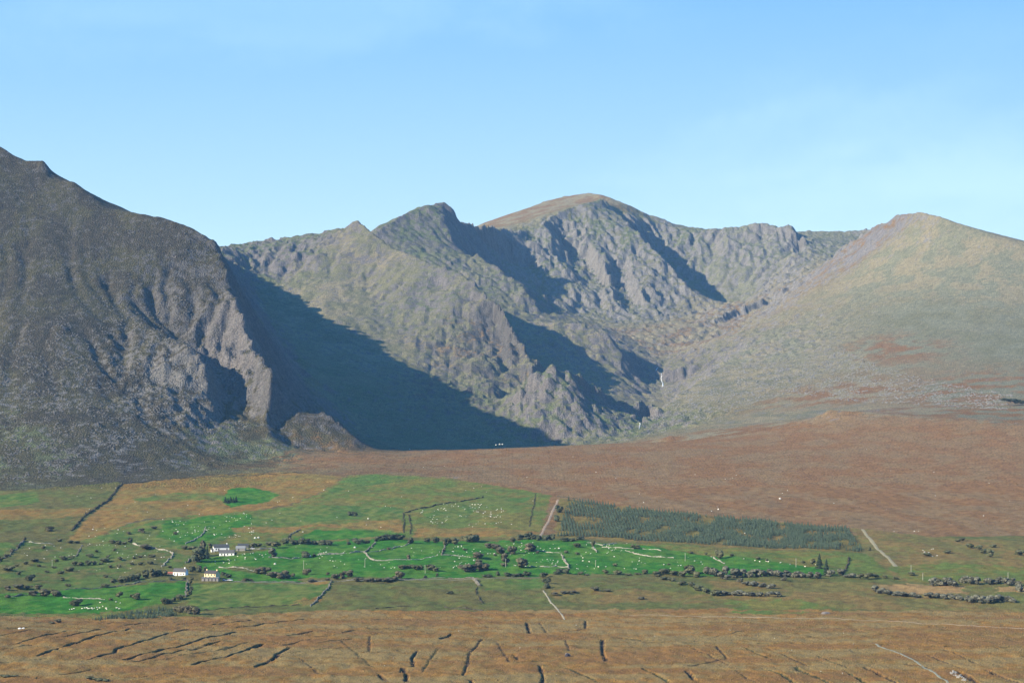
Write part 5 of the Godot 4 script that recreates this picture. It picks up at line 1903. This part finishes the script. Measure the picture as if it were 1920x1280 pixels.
# ---------------------------------------------------------------- bog things and the waterfall
func heap(called: String, label: String, category: String, px: float, py: float, size: Vector3, col: Color, rim: Color) -> void:
	var p := spot(px, py, 900.0, 3000.0)
	p.y = bog_height(p.x, p.z) if p.z > BZ0 else p.y
	var o := thing(called, label, category, p, 0.2)
	for s in 2:
		var v := PackedVector3Array()
		var c := PackedColorArray()
		var tone := col if s == 0 else rim
		for j in 5:
			for k in 14:
				var q := []
				for d: Vector2i in [Vector2i(0, 0), Vector2i(1, 0), Vector2i(0, 1), Vector2i(1, 1)]:
					var a := TAU * (k + d.x) / 14.0
					var e := PI * 0.5 * (j + d.y) / 5.0
					var w := 1.0 + 0.16 * sin(a * 3.0 + 1.0) + 0.09 * sin(a * 5.0)
					if s == 1:
						# the turned-up edge of the sheet lies as a band round the back
						w *= 1.08
						e = lerpf(0.35, 1.15, float(j + d.y) / 5.0)
					q.append(Vector3(cos(a) * cos(e) * size.x * 0.5 * w, sin(e) * size.y * (1.0 if s == 0 else 1.03) - 0.1, sin(a) * cos(e) * size.z * 0.5 * w))
				if s == 1 and k < 6:
					continue
				tri(v, c, q[0], q[2], q[1], tone)
				tri(v, c, q[1], q[2], q[3], tone)
		part("cover" if s == 0 else "cover_edge", flat(v, c), stone_mat, o)


func bog_things() -> void:
	heap("turf_heap", "rounded turf heap under a dark sheet with pale edge", "heap", 1064, 1229, Vector3(3.4, 2.0, 2.4), Color(0.05, 0.045, 0.055), Color(0.55, 0.54, 0.5))
	heap("bag", "larger of two low white bags lying on the left bog", "bag", 36, 1176, Vector3(2.4, 0.9, 1.2), Color(0.72, 0.70, 0.66), Color(0.74, 0.72, 0.68))
	heap("bag", "smaller of two low white bags lying on the left bog", "bag", 43, 1176, Vector3(1.5, 0.8, 1.0), Color(0.72, 0.70, 0.66), Color(0.74, 0.72, 0.68))
	heap("stone_ruin", "low grey ruined hut remains beside the sandy track", "ruin", 1548, 1150, Vector3(6.5, 1.6, 3.0), Color(0.17, 0.15, 0.14), Color(0.30, 0.27, 0.25))
	# the rubble pile at the bottom right
	var m := []
	for k in 4:
		m.append(rock_mesh(850 + k, Color(0.24, 0.225, 0.205)))
	var n := 0
	while n < 46:
		var px := rng.randf_range(1783, 1812)
		var py := rng.randf_range(1259, 1276)
		if absf((px - 1783.0) * 0.55 - (py - 1259.0)) > 4.5:
			continue
		n += 1
		var p := spot(px, py, 900.0, 2000.0)
		var o := MeshInstance3D.new()
		o.name = numbered("rubble_stone")
		o.mesh = m[rng.randi() % 4]
		o.material_override = stone_mat
		var s := rng.randf_range(0.5, 1.3)
		o.transform = Transform3D(Basis(Vector3.UP, rng.randf() * TAU).scaled(Vector3(s * 1.2, s, s)), Vector3(p.x, bog_height(p.x, p.z), p.z))
		tag(o, "pale stone in the rubble pile at the end of the path", "stone", "stones of the rubble pile by the path")
		add_child(o)


func waterfall() -> void:
	# column, row, half width in metres, from the lip down
	var steps := [[1240, 698, 0.5], [1241, 702, 0.8], [1240, 706, 0.5], [1241, 711, 0.7], [1243, 714, 1.1], [1243, 722, 1.5], [1243.5, 730, 1.3], [1243, 738, 1.2], [1242, 745, 1.0], [1240, 750, 0.8], [1238, 755, 0.5]]
	falls("waterfall", steps, 4700.0)
	falls("stream", [[1233, 687, 0.4], [1231, 690, 0.6], [1229, 693, 0.4]], 4700.0)
	falls("stream", [[1199, 789, 0.4], [1200.5, 793, 0.6], [1199.5, 797, 0.5], [1198, 800, 0.4]], 3500.0)


func falls(called: String, steps: Array, from: float) -> void:
	var st := SurfaceTool.new()
	st.begin(Mesh.PRIMITIVE_TRIANGLES)
	var run := []
	for k in steps.size() - 1:
		for q in 4:
			var t := q / 4.0
			run.append([lerpf(steps[k][0], steps[k + 1][0], t), lerpf(steps[k][1], steps[k + 1][1], t), lerpf(steps[k][2], steps[k + 1][2], t)])
	for r: Array in run:
		var p := spot(r[0], r[1], from, 5200.0)
		p.y = mountain_height(p.x, p.z)
		var w: float = r[2] * rng.randf_range(0.8, 1.2)
		for s in [-1.0, -0.4, 0.4, 1.0]:
			var x: float = p.x + s * w
			st.add_vertex(Vector3(x, maxf(mountain_height(x, p.z), p.y) + (0.8 if absf(s) < 0.9 else 0.2), p.z + 0.6))
	for k in run.size() - 1:
		for s in 3:
			var i := k * 4 + s
			for o in [i, i + 1, i + 4, i + 1, i + 5, i + 4]:
				st.add_index(o)
	st.generate_normals()
	var foam := plain_material(Color(0.52, 0.54, 0.57), 0.5)
	structure(called, st.commit(), foam)
